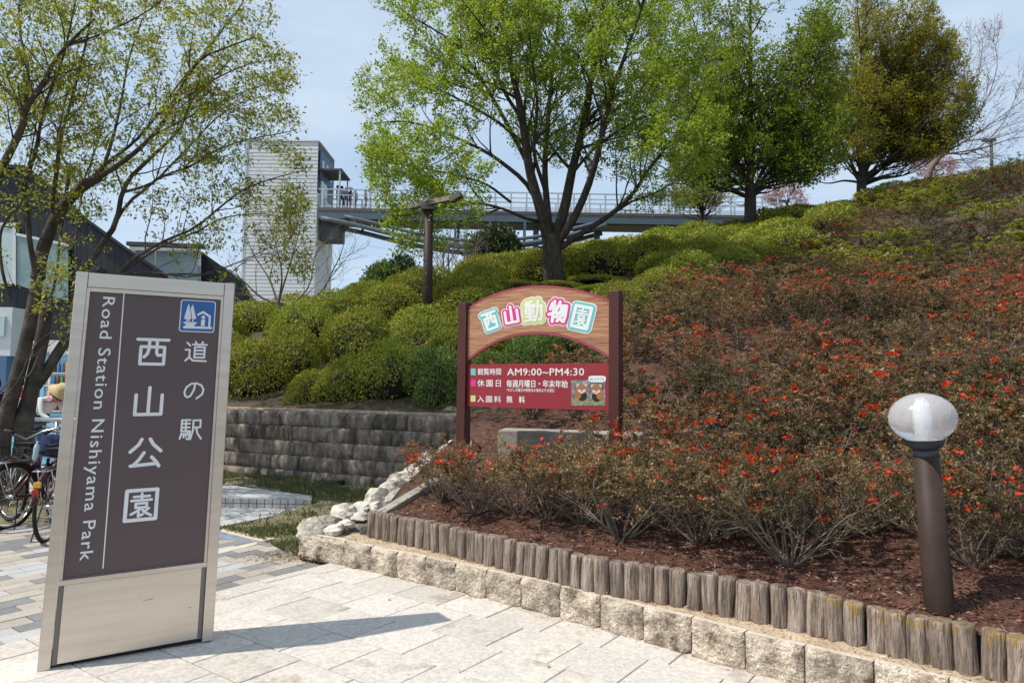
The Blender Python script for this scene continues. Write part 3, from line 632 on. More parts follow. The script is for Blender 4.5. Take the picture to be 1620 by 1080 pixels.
# grass bank in front of the wall: soil sheet + blades
v = []; f = []; nx, ny = 40, 16
foot0, foot1 = WA+wn*.05, WB+wn*.05
for i in range(nx+1):
    t = i/nx; a = foot0.lerp(foot1, t); b = Vector((np.interp(t, [0, .55, .8, 1], [-5.0, -3.2, -2.35, -1.88]), np.interp(t, [0, .55, .8, 1], [8.4, 7.62, 6.95, 6.38]), 0))
    for j in range(ny+1):
        u = j/ny; p = a.lerp(b, u); z = .19*(1-u)**1.3+.0+.015*noise.noise(Vector((p.x*3, p.y*3, 0)))-(.0 if u < .97 else .02)
        v.append((p.x, p.y, z-.0))
for i in range(nx):
    for j in range(ny): a = i*(ny+1)+j; f.append((a, a+ny+1, a+ny+2, a+1))
GB = np.array(v).reshape(nx+1, ny+1, 3)
pf2 = [gp(350, 838), gp(350, 797), gp(505, 797), gp(560, 790), gp(350, 833)]
def on_path(x, y):
    if -5.6 < x < -2.44 and y > 8.76:      # platform
        return y < np.interp(x, [-4.2, -2.52], [10.05, 9.02]) 
    px, py = project((x, y, 0.02))
    return px < 478 and 799 < py < np.interp(px, [350, 500], [833, 801])
keep = [q for q in f if not on_path(*(sum(v[k][0] for k in q)/4, sum(v[k][1] for k in q)/4))]
v2 = [(a, b, (c if not on_path(a, b) else -.02)) for a, b, c in v]
o = link('grass_bank', pymesh('grass_bank', v2, keep, True), None, MT['grassground']); tag(o, kind='structure')
def gbp(i, j):
    i0, j0 = int(i), int(j); a, b = i-i0, j-j0; i1, j1 = min(i0+1, nx), min(j0+1, ny)
    return GB[i0, j0]*(1-a)*(1-b)+GB[i1, j0]*a*(1-b)+GB[i0, j1]*(1-a)*b+GB[i1, j1]*a*b
r1 = np.random.RandomState(5); PP = []
while len(PP) < 17000:
    p = gbp(r1.rand()*nx, r1.rand()**1.15*ny)
    if on_path(p[0], p[1]): continue
    n1 = noise.noise(Vector((p[0]*1.7, p[1]*1.7, 3)))
    d_w = abs((Vector(p)-WA).dot(wn))
    if n1 < -.05+(.0 if d_w < 1.2 else .18) and r1.rand() < .93 and p[1] > 6.9: continue
    PP.append(p)
for x, y in r1.rand(4500, 2): PP.append(np.array([-14+x*8, 7.72+y*1.65, -.03]))
PP = np.array(PP); k = len(PP); D = r1.randn(k, 3)*.5+np.array([0, 0, 1.]); hgt = .035+.05*r1.rand(k)*(1+1.2*np.array([max(0, noise.noise(Vector((p[0]*2.5, p[1]*2.5, 8)))) for p in PP]))
o = link('grass_tufts', quads_mesh('grass_tufts', leafquads(PP, D, r1.randn(k, 3), hgt, .010+.006*r1.rand(k), .1, .4), np.clip(.45+.25*r1.randn(k), 0, 1), MT['grass'])); tag(o, kind='stuff')
# ------------------------------------------------------------------ lettering
def glyphs(text, offset=0.0, res=3, spacing=1.0):
    cu = bpy.data.curves.new('t', 'FONT'); cu.body = text; cu.fill_mode = 'FRONT' if hasattr(cu, 'fill_mode') else cu.fill_mode
    cu.dimensions = '2D'; cu.fill_mode = 'BOTH'; cu.resolution_u = res; cu.offset = offset; cu.space_character = spacing
    ob = bpy.data.objects.new('t', cu); COL.objects.link(ob); dg = bpy.context.evaluated_depsgraph_get(); dg.update()
    me = bpy.data.meshes.new_from_object(ob.evaluated_get(dg)); bpy.data.objects.remove(ob)
    v = np.array([p.co[:] for p in me.vertices]).reshape(-1, 3); f = [tuple(p.vertices) for p in me.polygons]; bpy.data.meshes.remove(me)
    return v, f
def norm_glyph(text, offset=0., res=3, spacing=1.0, ref=None):
    v, f = glyphs(text, offset, res, spacing)
    if ref is None: lo, hi = v[:, :2].min(0), v[:, :2].max(0)
    else: lo, hi = ref
    u = (v[:, :2]-(lo+hi)/2)/(hi-lo); return u, f, (lo, hi)
KJ = {
'西': [[(0, 5), (100, 5)], [(12, 32), (88, 32), (88, 96), (12, 96), (12, 32)], [(38, 5), (38, 40), (34, 58), (24, 70)], [(63, 5), (63, 54), (68, 63), (80, 62)]],
'山': [[(50, 2), (50, 96)], [(5, 28), (5, 96), (95, 96), (95, 28)]],
'公': [[(36, 4), (28, 22), (4, 46)], [(62, 4), (72, 22), (97, 46)], [(46, 50), (32, 74), (16, 92)], [(8, 94), (86, 89)], [(70, 66), (84, 82), (94, 98)]],
'園': [[(3, 3), (97, 3), (97, 97), (3, 97), (3, 3)], [(26, 23), (74, 23)], [(50, 14), (50, 35)], [(19, 35), (81, 35)], [(33, 45), (67, 45), (67, 58), (33, 58), (33, 45)], [(50, 58), (40, 68), (20, 78)], [(43, 66), (43, 86), (56, 80)], [(50, 60), (62, 74), (82, 85)], [(74, 62), (63, 70)]],
'道': [[(46, 1), (52, 11)], [(80, 1), (74, 11)], [(34, 14), (99, 14)], [(66, 14), (62, 25)], [(44, 26), (90, 26), (90, 76), (44, 76), (44, 26)], [(44, 42), (90, 42)], [(44, 59), (90, 59)], [(8, 6), (22, 20)], [(2, 40), (21, 40), (21, 74), (4, 92)], [(21, 76), (38, 91), (99, 93)]],
'の': [[(54, 8), (49, 45), (34, 78), (20, 86), (8, 76), (4, 56), (12, 30), (34, 11), (60, 8), (84, 19), (96, 44), (90, 70), (64, 92)]],
'駅': [[(8, 4), (8, 57), (47, 57), (46, 80), (41, 96), (33, 92)], [(8, 4), (46, 4)], [(27, 4), (27, 57)], [(8, 21), (44, 21)], [(8, 39), (44, 39)], [(9, 68), (3, 92)], [(18, 69), (20, 86)], [(27, 67), (30, 80)], [(37, 65), (39, 75)], [(60, 6), (93, 6), (93, 40), (60, 40)], [(60, 6), (60, 56), (50, 96)], [(74, 42), (82, 70), (99, 95)]],
'動': [[(46, 3), (10, 9)], [(2, 19), (56, 19)], [(9, 31), (50, 31), (50, 61), (9, 61), (9, 31)], [(9, 46), (50, 46)], [(30, 8), (30, 92)], [(6, 76), (54, 76)], [(0, 94), (58, 90)], [(60, 28), (97, 28), (96, 78), (90, 96), (80, 92)], [(79, 3), (77, 40), (69, 74), (56, 97)]],
'物': [[(13, 12), (4, 40)], [(10, 28), (42, 28)], [(25, 2), (25, 98)], [(0, 66), (44, 54)], [(58, 4), (52, 22), (42, 42)], [(54, 22), (98, 22), (96, 70), (90, 95), (78, 90)], [(75, 26), (66, 50), (44, 76)], [(90, 28), (82, 60), (54, 94)]]}
def strokes(ch, th, asp=1.0, thin=.72):
    """round-ended strokes: list of polygons in units of +-.5 (x, y up), th as share of the glyph height"""
    out = []
    th0 = th
    for si, st_ in enumerate(KJ[ch]):
        th = th0*(thin if ch == '園' and si else (.85 if ch in '道駅' else 1))
        P = [np.array([(x-50)/100*asp, -(y-50)/100]) for x, y in st_]
        for a, b in zip(P[:-1], P[1:]):
            d = (b-a)/np.linalg.norm(b-a); n = np.array([-d[1], d[0]]); a0 = math.atan2(d[1], d[0]); Q = []
            for k in range(7): t_ = a0+math.pi/2+math.pi*k/6; Q.append(a+np.array([math.cos(t_), math.sin(t_)])*th/2)
            for k in range(7): t_ = a0-math.pi/2+math.pi*k/6; Q.append(b+np.array([math.cos(t_), math.sin(t_)])*th/2)
            out.append([(q[0]/asp, q[1]) for q in Q])
    return out
# ------------------------------------------------------------------ tall park sign (left)
BL, BR = gp(57.5, 1066), gp(337, 1018)
sdx = (BR-BL).normalized(); SN = Vector((sdx.y, -sdx.x, 0)).normalized(); SN = -SN if SN.y > 0 else SN
LEAN = SN
TL, TR = onplane(121, 429, BL, SN), onplane(372, 448.5, BL, SN)
BL = onplane(57.5, 1064, BL, SN); BR = onplane(337, 1012, BL, SN)
def SW(u, v, off=0.0): return (BL*(1-u)+BR*u)*(1-v)+(TL*(1-u)+TR*u)*v+SN*off
def suv(px, py):
    p = onplane(px, py, BL, SN); u, v = .5, .5
    for _ in range(12):
        e = p-SW(u, v); du = (BR-BL)*(1-v)+(TR-TL)*v; dv = (TL-BL)*(1-u)+(TR-BR)*u
        A = np.array([[du.dot(sdx), dv.dot(sdx)], [du.z, dv.z]]); s_ = np.linalg.solve(A, [e.dot(sdx), e.z]); u += s_[0]; v += s_[1]
    return u, v
SROOT = Vector(((BL.x+BR.x)/2, (BL.y+BR.y)/2, 0))-SN*.1
sign = empty('park_sign', SROOT, 0, 'tall brown and stainless steel sign pillar with white lettering standing on the slab paving', 'sign')
TH = .20
def sbox(u0, u1, v0, v1, f0=0., f1=-TH, name='part', m=None, parent=sign, top_match=None):
    mb = MB(); P = [SW(u, v, f) for f in(f0, f1) for u, v in((u0, v0), (u1, v0), (u1, v1), (u0, v1))]
    mb.add(P, [(0, 1, 2, 3), (7, 6, 5, 4), (1, 0, 4, 5), (2, 1, 5, 6), (3, 2, 6, 7), (0, 3, 7, 4)])
    return mb.build(name, m, parent, True)
uL = .070; uR = .930
pu0, pv0 = suv(103, 915); pu1, pv1 = suv(325, 892)
vb = (pv0+pv1)/2
_, vt0 = suv(145, 441)
o = sbox(0, uL, .0, 1, name='side_post', m=MT['steel']); bevel(o, .004)
o = sbox(uR, 1, .0, 1, name='side_post', m=MT['steel']); bevel(o, .004)
o = sbox(uL+.002, uR-.002, .962, .999, -.001, -TH+.001, 'top_rail', MT['steel']); bevel(o, .003)
sbox(uL+.001, uL+.018, vb, .961, -.012, -.03, 'trim_strip', MT['steel']); sbox(uR-.018, uR-.001, vb, .961, -.012, -.03, 'trim_strip', MT['steel'])
sbox(uL+.019, uR-.019, .951, .961, -.012, -.03, 'trim_strip', MT['steel'])
sbox(uL+.001, uR-.001, vb-.012, vb, -.004, -.03, 'trim_strip', MT['steel'])
sbox(uL+.019, uR-.019, vb+.001, .950, -.022, -TH+.02, 'face_panel', MT['signface'])
sbox(uL+.032, uR-.032, .012, vb-.0125, -.003, -.05, 'lower_panel', MT['steel'])
sbox(uL+.003, uL+.0315, .008, vb-.0125, -.016, -.03, 'channel', MT['steel_dk']); sbox(uR-.0315, uR-.003, .008, vb-.0125, -.016, -.03, 'channel', MT['steel_dk'])
sbox(uL+.002, uR-.002, .0125, vb-.03, -.060, -TH+.002, 'back_panel', MT['steel_dk'])
mb = MB(); P = [SW(.02, 0, -.035), SW(.98, 0, -.035), SW(.98, 0, -TH+.02), SW(.02, 0, -TH+.02)]; zb = .004
mb.add([Vector((p.x, p.y, zb)) for p in P]+[Vector((p.x, p.y, .06)) for p in P], [(0, 1, 5, 4), (1, 2, 6, 5), (2, 3, 7, 6), (3, 0, 4, 7), (4, 5, 6, 7)]); mb.build('plinth', MT['black'], sign, True)
SF = -.0205
def sput(name, uvpts, faces, m, off=SF):
    mb = MB(); mb.add([SW(u, v, off) for u, v in uvpts], faces); return mb.build(name, m, sign, True)
def sglyph(ch, x0, x1, y0, y1, m=MT['signwhite'], off=SF, th=.1):
    ym = (y0+y1)/2; xm = (x0+x1)/2; c = suv(xm, ym); a = suv(x1, ym); b = suv(x0, ym); t = suv(xm, y0); bt = suv(xm, y1)
    w_ = a[0]-b[0]; h_ = t[1]-bt[1]; mb = MB(); k = 1-th
    wr, hr = w_*(BR-BL).length, h_*(TL-BL).length
    for i, Q in enumerate(strokes(ch, th, wr/hr)): mb.add([SW(c[0]+p[0]*w_*k, c[1]+p[1]*h_*k, off+i*.00004) for p in Q], [tuple(range(len(Q)))])
    mb.build('letter', m, sign, True)
for ch, x0, x1, y0, y1 in [('西', 214, 270, 532, 580), ('山', 210, 262, 609, 660), ('公', 201, 260, 690, 742), ('園', 195, 253, 771, 827)]: sglyph(ch, x0, x1, y0, y1, th=.115)
for ch, x0, x1, y0, y1 in [('道', 291.5, 330, 538, 575), ('の', 289.5, 326, 602, 634), ('駅', 283, 322, 661, 698)]: sglyph(ch, x0, x1, y0, y1, th=.105)
# latin line, reading downwards
U, f, _ = norm_glyph('Road Station Nishiyama Park', .006, 3, 1.12)
ua, va = suv(171, 469); ub, vb_ = suv(132, 888)
ln = va-vb_; wl = suv(181, 500)[0]-suv(158, 500)[0]
uc = suv(169.5, 500)[0]; uc2 = suv(138, 860)[0]
mbv = []
for p in U:
    t = p[0]+.5; v_ = va-t*ln; u_ = uc*(1-t)+uc2*t-wl*.10+p[1]*wl*1.12; mbv.append((u_, v_))
sput('letter', mbv, f, MT['signwhite'])
# rule line
(a0, b0), (a1, b1) = suv(197, 458), suv(163, 900)
sput('rule_line', [(a0-.0035, b0), (a0+.0035, b0), (a1+.0035, b1), (a1-.0035, b1)], [(0, 1, 2, 3)], MT['signwhite'])
# roadside station mark
iu0, iv1 = suv(286, 473); iu1, iv0 = suv(341, 526); iu0 = (suv(286, 473)[0]+suv(284.5, 524)[0])/2; iu1 = (suv(343, 476)[0]+suv(339.5, 526)[0])/2; iv1 = suv(314, 474.5)[1]; iv0 = suv(312, 525)[1]
def ic(x, y): return (iu0+(iu1-iu0)*x, iv0+(iv1-iv0)*y)
def rrect(x0, y0, x1, y1, r, n=5):
    P = []
    for cx, cy, a0_ in((x1-r, y1-r, 0), (x0+r, y1-r, 90), (x0+r, y0+r, 180), (x1-r, y0+r, 270)):
        for k in range(n+1): a = math.radians(a0_+90*k/n); P.append((cx+r*math.cos(a), cy+r*math.sin(a)))
    return P
def poly_ic(pts, m, off, name='symbol'): sput(name, [ic(*p) for p in pts], [tuple(range(len(pts)))], m, off)
poly_ic(rrect(0, 0, 1, 1, .08), MT['signwhite'], SF, 'symbol_border'); poly_ic(rrect(.03, .03, .97, .97, .06), MT['blue'], SF+.0012, 'symbol_field')
o_ = SF+.0024
poly_ic([(.12, .40), (.155, .60), (.20, .80), (.225, .88), (.25, .80), (.295, .58), (.32, .40), (.25, .385), (.19, .385)], MT['signwhite'], o_)
poly_ic([(.345, .40), (.325, .52), (.285, .74), (.315, .80), (.335, .87), (.36, .80), (.41, .60), (.46, .42), (.40, .40)], MT['signwhite'], o_)
for a in((.19, .235), (.255, .285), (.355, .39)): poly_ic([(a[0], .27), (a[1], .27), (a[1], .39), (a[0], .39)], MT['signwhite'], o_)
poly_ic([(.10, .28), (.14, .31), (.50, .31), (.40, .18), (.93, .18), (.93, .12), (.14, .10), (.10, .15), (.20, .22)], MT['signwhite'], o_)
poly_ic([(.47, .56), (.49, .51), (.645, .60), (.815, .49), (.815, .18), (.875, .18), (.875, .53), (.645, .68)], MT['signwhite'], o_)
poly_ic([(.66+.055*math.cos(k*math.pi/6), .475+.055*math.sin(k*math.pi/6)) for k in range(12)], MT['signwhite'], o_)
poly_ic([(.605, .20), (.715, .20), (.715, .40), (.605, .40)], MT['signwhite'], o_)
# ------------------------------------------------------------------ zoo sign on two maroon posts
ZL, ZR = at(739.7, 600, 7.16), at(965.3, 600, 6.32); ZL.z = ZR.z = 0; zdx = (ZR-ZL).normalized(); ZN = Vector((zdx.y, -zdx.x, 0)); ZW = (ZR-ZL).length
def zq(px, py, off=0.):
    p = onplane(px, py, ZL+ZN*off, ZN); return (p-ZL).dot(zdx), p.z
def ZP(s, z, off=0.): return ZL+zdx*s+Vector((0, 0, z))+ZN*off
zs = empty('zoo_sign', ZP(ZW/2, .6, -.05), math.atan2(zdx.y, zdx.x), 'wooden framed maroon sign with arched wood board and colourful lettering in the azalea bed', 'sign')
def zpoly(name, pts, m, off, thick=0, parent=zs):
    mb = MB()
    if thick: mb.prism([ZP(s_, z, off) for s_, z in pts], -ZN*thick)
    else: mb.add([ZP(s_, z, off) for s_, z in pts], [tuple(range(len(pts)))])
    return mb.build(name, m, parent, True)
pwL = .088
for (x0, x1, ytop, s0) in ((726, 739.2, 478.3, None), (965.8, 982, 459.5, None)):
    sa, _ = zq(x0, 560, .04); sb, _ = zq(x1, 560, .04); _, zt = zq((x0+x1)/2, ytop, .04)
    if x0 < 800: s1 = -.002; s0 = s1-(sb-sa)
    else: s0 = ZW+.002; s1 = s0+(sb-sa)
    gz = H(*(ZP(s0, 0)).xy)-.12
    mb = MB(); mb.prism([ZP(s0, gz, .04), ZP(s1, gz, .04), ZP(s1, zt, .04), ZP(s0, zt, .04)], -ZN*(sb-sa)*1.0)
    o = mb.build('post', MT['maroon'], zs, True); bevel(o, .004)
_, ib = zq(739.7, 641.6); _, ib2 = zq(965.3, 650.7); _, it = zq(739.7, 575.2); _, it2 = zq(965.3, 575.2)
zb_, zt_ = (ib+ib2)/2, (it+it2)/2
zpoly('info_panel', [(0, zb_), (ZW, zb_), (ZW, zt_), (0, zt_)], MT['red_panel'], 0.0, .03)
topc = [zq(*p) for p in [(741, 487), (762, 474), (790, 462), (820, 454.5), (850, 451.5), (880, 452.5), (910, 457), (940, 465), (965, 475.5)]]
botc = [zq(*p) for p in [(741, 571), (760, 556), (785, 542), (815, 532), (848, 528.5), (880, 531), (910, 539), (940, 552), (965, 567)]]
def sm2(c, n=33): return [tuple(q) for q in smoothline(np.array(c), n)]
tc_, bc_ = sm2(topc), sm2(botc)
tc_[0] = (0, tc_[0][1]); tc_[-1] = (ZW, tc_[-1][1]); bc_[0] = (0, bc_[0][1]); bc_[-1] = (ZW, bc_[-1][1])
mb = MB(); n = len(tc_); V = [ZP(*p, .006) for p in tc_]+[ZP(*p, .006) for p in bc_]+[ZP(*p, -.03) for p in tc_]+[ZP(*p, -.03) for p in bc_]
f = [(n+i, n+i+1, i+1, i) for i in range(n-1)]+[(2*n+i, 2*n+i+1, 3*n+i+1, 3*n+i) for i in range(n-1)]+[(i, i+1, 2*n+i+1, 2*n+i) for i in range(n-1)]+[(n+i+1, n+i, 3*n+i, 3*n+i+1) for i in range(n-1)]
mb.add(V, f); mb.build('arch_board', MT['arch_red'], zs, True)
MT['woodgrain'] = mat('printed_wood_grain', [(.20, .075, .045), (.34, .15, .085), (.46, .24, .13), (.52, .30, .17)], 3.2, .5, stretch=(1.2, 1.2, 24), detail=8, rmin=.3, rmax=.68)
k_ = .024; tci = [(s_, z-k_) for s_, z in tc_]; bci = [(s_, z+k_) for s_, z in bc_]
mb = MB(); V = [ZP(*p, .008) for p in tci]+[ZP(*p, .008) for p in bci]; mb.add(V, [(n+i, n+i+1, i+1, i) for i in range(n-1)]); mb.build('wood_face', MT['woodgrain'], zs, True)
def zglyph(ch, cx, cy, w_, h_, rot, layers):
    s0, z0 = zq(cx, cy, .01); sc = (zq(cx+10, cy)[0]-zq(cx-10, cy)[0])/20; sz = (zq(cx, cy-10)[1]-zq(cx, cy+10)[1])/20
    a = math.radians(rot)
    for th, m, dz in layers:
        mb = MB()
        for i, Q in enumerate(strokes(ch, th, w_/h_, .55 if th < .3 else 1)):
            mb.add([ZP(s0+(p[0]*w_*math.cos(a)-p[1]*h_*math.sin(a))*sc*1.04, z0+(p[0]*w_*math.sin(a)+p[1]*h_*math.cos(a))*sz*1.04, dz+i*.00003) for p in Q], [tuple(range(len(Q)))])
        mb.build('letter', m, zs, True)
for ch, cx, cy, w_, h_, rot, m in [('西', 265, 458, 150, 195, 18, 'cyan'), ('山', 508, 388, 150, 190, 9, 'magenta'), ('動', 765, 345, 195, 235, 3, 'lime'), ('物', 1050, 352, 190, 235, -7, 'magenta'), ('園', 1325, 415, 190, 245, -14, 'cyan')]:
    zglyph(ch, 740+cx/7.364, 445+cy/7.364, w_/7.364, h_/7.364, rot, [(.46, MT['white'], .0092), (.36, MT[m], .0112), (.155 if ch != '動' else .12, MT['white'], .0132)])
def ztext(t, x0, x1, y0, y1, bold=.0, m=None, off=.0012, sp=1.0):
    x0, x1, y0, y1 = 700+x0/3.272, 700+x1/3.272, 430+y0/3.272, 430+y1/3.272
    ym = (y0+y1)/2; xm = (x0+x1)/2; a = zq(x0, ym)[0]; b = zq(x1, ym)[0]; z1 = zq(xm, y0)[1]; z0 = zq(xm, y1)[1]
    U, f, _ = norm_glyph(t, 0, 2, sp); mb = MB()
    for k, (dx, dy) in enumerate(((0, 0), (1, 0), (0, 1), (1, 1)) if bold else ((0, 0),)): mb.add([ZP((a+b)/2+p[0]*(b-a)+dx*bold*(z1-z0), (z0+z1)/2+p[1]*(z1-z0)+dy*bold*(z1-z0), off+k*.00008) for p in U], f)
    return mb.build('letter', m or MT['white'], zs, True)
ztext('観覧時間', 183, 303, 499, 533, .02); ztext('AM9:00~PM4:30', 335, 733, 499, 536, .02, sp=1.05)
ztext('休園日', 181, 302, 558, 594, .02, sp=1.35); ztext('毎週月曜日・年末年始', 332, 648, 560, 598, .03); ztext('*ただし月曜日が祝祭日の場合はその翌日', 333, 578, 603, 621, .02)
ztext('入園料', 181, 303, 641, 675, .02, sp=1.35); ztext('無', 332, 362, 641, 677, .03); ztext('料', 396, 426, 644, 680, .03)
def zrect(x0, y0, x1, y1, m, off, name):
    P = [zq(700+x/3.272, 430+y/3.272) for x, y in((x0, y1), (x1, y1), (x1, y0), (x0, y0))]; return zpoly(name, P, m, off)
zrect(147, 500, 172, 534, MT['cyan'], .0012, 'colour_square'); zrect(147, 557, 172, 592, MT['magenta'], .0012, 'colour_square'); zrect(146, 639, 171, 671, MT['lime'], .0012, 'colour_square')
# printed photograph of two red pandas (flat print, built from coloured patches)
MT['print_bg'] = mat('photo_foliage_print', [(.05, .05, .045), (.20, .20, .19), (.45, .47, .46)], 30, .5, detail=8)
MT['print_gr'] = mat('photo_grass_print', [(.05, .07, .03), (.25, .25, .14), (.45, .40, .28)], 60, .5)
MT['print_or'] = flat('photo_orange_print', (.42, .15, .05), .5); MT['print_dk'] = flat('photo_dark_print', (.02, .018, .018), .5); MT['print_wh'] = flat('photo_white_print', (.62, .58, .54), .5)
zrect(667, 560, 843, 692, MT['print_bg'], .0012, 'photo_print'); zrect(667, 655, 843, 692, MT['print_gr'], .0024, 'photo_print')
def zell(cx, cy, a, b, m, off, n=16):
    P = [zq(700+(cx+a*math.cos(-k*2*math.pi/n))/3.272, 430+(cy+b*math.sin(-k*2*math.pi/n))/3.272) for k in range(n)]; zpoly('photo_print', P, m, off)
for cx, cy, s_ in((722, 612, 1), (797, 615, 1.05)):
    zell(cx+2, cy+30, 24*s_, 26, MT['print_dk'], .0030); zell(cx+(18 if cx > 750 else -20), cy+20, 18, 26, MT['print_or'], .0033)
    zell(cx-20*s_, cy-24, 8, 9, MT['print_wh'], .0036); zell(cx+20*s_, cy-24, 8, 9, MT['print_wh'], .0036)
    zell(cx, cy-6, 27*s_, 24*s_, MT['print_or'], .0040); zell(cx-12, cy+2, 9, 8, MT['print_wh'], .0044); zell(cx+12, cy+2, 9, 8, MT['print_wh'], .0044); zell(cx, cy+9, 10, 8, MT['print_wh'], .0046); zell(cx, cy+5, 3.5, 2.5, MT['print_dk'], .0050, 8)
    zell(cx-9, cy-4, 2.4, 2.4, MT['print_dk'], .0050, 8); zell(cx+9, cy-4, 2.4, 2.4, MT['print_dk'], .0050, 8)
P = [zq(700+(757+x*90)/3.272, 430+(571-y*34)/3.272) for x, y in rrect(0, 0, 1, 1, .25, 3)]; zpoly('speech_bubble', P, MT['signwhite'], .0056)
ztext('会いにきてね', 764, 838, 546, 562, .01, MT['cyan'], .0066)
# ------------------------------------------------------------------ concrete block behind the zoo sign
ca = at(789, 676, 7.75); cb = at(862, 684, 7.35); cz = .5
dirw = Vector((.955, -.295, 0)).normalized(); dirn = Vector((.295, .955, 0))
c0 = at(806, 684, 7.5); c1 = at(958, 700, 7.2); ztop = at(870, 680, 7.6).z
bk = MB(); P0 = Vector((c0.x-.12, c0.y+.0, 0)); Lc = 1.50
P = [P0, P0+dirw*Lc, P0+dirw*Lc+dirn*.42, P0+dirn*.42-dirw*.06]
bk.prism([Vector((p.x, p.y, .35)) for p in P], (0, 0, ztop-.35-.0)); o = bk.build('concrete_block', MT['concrete']); bevel(o, .012, 2)
tag(o, 'long low grey concrete block standing in the mulch behind the zoo sign', 'concrete block')
# ------------------------------------------------------------------ bollard lamp
lp = gp(1487, 962, .43); lt = at(1464, 712, lp.y)
lamp = empty('bollard_lamp', lp, 0, 'brown bollard lamp with squashed clear globe standing in the bark mulch', 'lamp')
ax = (Vector((lt.x, lt.y, lt.z))-lp); hL = ax.length; q = ax.to_track_quat('Z', 'Y').to_matrix()
mb = MB(); mb.lathe([(.070, -.08), (.070, 0), (.062, hL-.03), (.060, hL-.03)], n=28, rot=q); mb.build('post', MT['poleb'], lamp)
mb = MB(); mb.lathe([(.064, 0), (.064, .001)], n=8) if False else None
mb.lathe([(.0605, hL-.032), (.0605, hL+.006), (.056, hL+.006)], n=28, rot=q); mb.build('collar', flat('blue_grey_collar', (.05, .06, .085), .5), lamp)
mb = MB(); mb.lathe([(.056, hL+.0065), (.080, hL+.020), (.092, hL+.046), (.085, hL+.052)], n=28, rot=q); mb.build('globe_seat', flat('dark_grey_casting', (.035, .037, .042), .55), lamp)
for zz_ in (.06, .37):
    sc_ = MB(); c_ = q @ Vector((.074*math.cos(math.radians(205)), .074*math.sin(math.radians(205)), zz_)); sc_.tube([c_, c_*1.0+(q @ Vector((math.cos(math.radians(205)), math.sin(math.radians(205)), 0)))*.012], .006, 8); sc_.build('screw', MT['chrome'], lamp)
# door cover on the left side of the post
mb = MB(); dv = q @ Vector((-math.sin(.62), -math.cos(.62), 0))
v = []; 
for z in (.01, .42):
    for k in range(9):
        a = math.radians(150+k*9.0); r_ = .0745-.006*z; v.append(q @ Vector((r_*math.cos(a), r_*math.sin(a), z)))
mb.add(v, [(k, k+1, 9+k+1, 9+k) for k in range(8)], 0, True); o = mb.build('door_cover', MT['poleb'], lamp); so = o.modifiers.new('s', 'SOLIDIFY'); so.thickness = .006
gm = bpy.data.materials.new('ribbed_clear_globe'); gm.use_nodes = True; t = gm.node_tree; b = t.nodes['Principled BSDF']
b.inputs['Base Color'].default_value = (.97, .97, 1.0, 1); b.inputs['Roughness'].default_value = .20; b.inputs['Transmission Weight'].default_value = .70; b.inputs['IOR'].default_value = 1.25
wv = t.nodes.new('ShaderNodeTexNoise'); tcn = t.nodes.new('ShaderNodeTexCoord'); mpn = t.nodes.new('ShaderNodeMapping'); mpn.inputs['Scale'].default_value = (60, 60, 3); t.links.new(tcn.outputs['Object'], mpn.inputs[0]); t.links.new(mpn.outputs[0], wv.inputs[0]); wv.inputs['Scale'].default_value = 1.3
bn = t.nodes.new('ShaderNodeBump'); bn.inputs['Strength'].default_value = .35; bn.inputs['Distance'].default_value = .01; t.links.new(wv.outputs[0], bn.inputs['Height']); t.links.new(bn.outputs[0], b.inputs['Normal'])
mb = MB(); Rg, hg = .160, .128; zc = hL+.052+hg*.90; prof = []
for k in range(25):
    a = -math.pi/2*.78+(math.pi/2*.78+math.pi/2)*k/24; prof.append((max(.0005, Rg*math.cos(a)), zc+hg*math.sin(a)*(1.0 if a < 0 else 1.02)))
mb.lathe(prof, n=48, rot=q); mb.build('globe', gm, lamp)
mb = MB(); mb.lathe([(.03, hL+.05), (.034, hL+.07), (.034, zc+.05), (.015, zc+.075)], n=20, rot=q, mi=0); mb.build('lamp_tube', flat('white_lamp_tube', (.88, .88, .88), .3), lamp)
mb = MB(); mb.lathe([(.05, hL+.052), (.09, hL+.054), (.09, hL+.058), (.05, hL+.06)], n=24, rot=q); mb.build('reflector', MT['chrome'], lamp)
# ------------------------------------------------------------------ tall brown pole with timber cap
pb_ = at(676, 545, 13.5); pt = at(678, 330, 13.5)
pole = empty('lamp_pole', Vector((pb_.x, pb_.y, H(pb_.x, pb_.y))), 0, 'tall brown steel pole with weathered timber crosspiece rising from the green mounds', 'lamp pole')
gz = H(pb_.x, pb_.y)-.2
mb = MB(); mb.tube([(pb_.x, pb_.y, gz), (pt.x, pt.y, pt.z)], [.098, .088], 20); mb.build('post', MT['poleb'], pole, True)
wp = bpy.data.materials['brown_pole']
mb = MB(); mb.beam((pt.x-.38, pt.y+.1, pt.z+.05), (pt.x+.50, pt.y-.30, pt.z+.13), .14, .09); mb.beam((pt.x-.25, pt.y+.2, pt.z+.10), (pt.x+.05, pt.y-.2, pt.z+.13), .13, .06); o = mb.build('timber_arm', MT['wood'], pole, True)
mb = MB(); mb.box((pt.x, pt.y, pt.z+.0), (.26, .26, .07)); mb.build('cap', MT['deckbrown'], pole, True); mb = MB(); mb.beam((pt.x+.46, pt.y-.28, pt.z+.09), (pt.x+.66, pt.y-.36, pt.z+.19), .15, .10); mb.build('lamp_head', MT['deckbrown'], pole, True)
mb = MB(); 
for k, (px, py, s_) in enumerate([(674, 399, .05), (676, 410, .04), (673, 420, .03), (675, 433, .03), (677, 455, .02), (675, 405, .03), (680, 350, .02)]):
    p = at(px, py, 13.5); p.y -= .094; r_ = random.Random(k); mb.add([p+Vector((s_*r_.uniform(-1, 1), -.004, s_*r_.uniform(-1, 1)*1.3)) for _ in range(3)], [(0, 1, 2)])
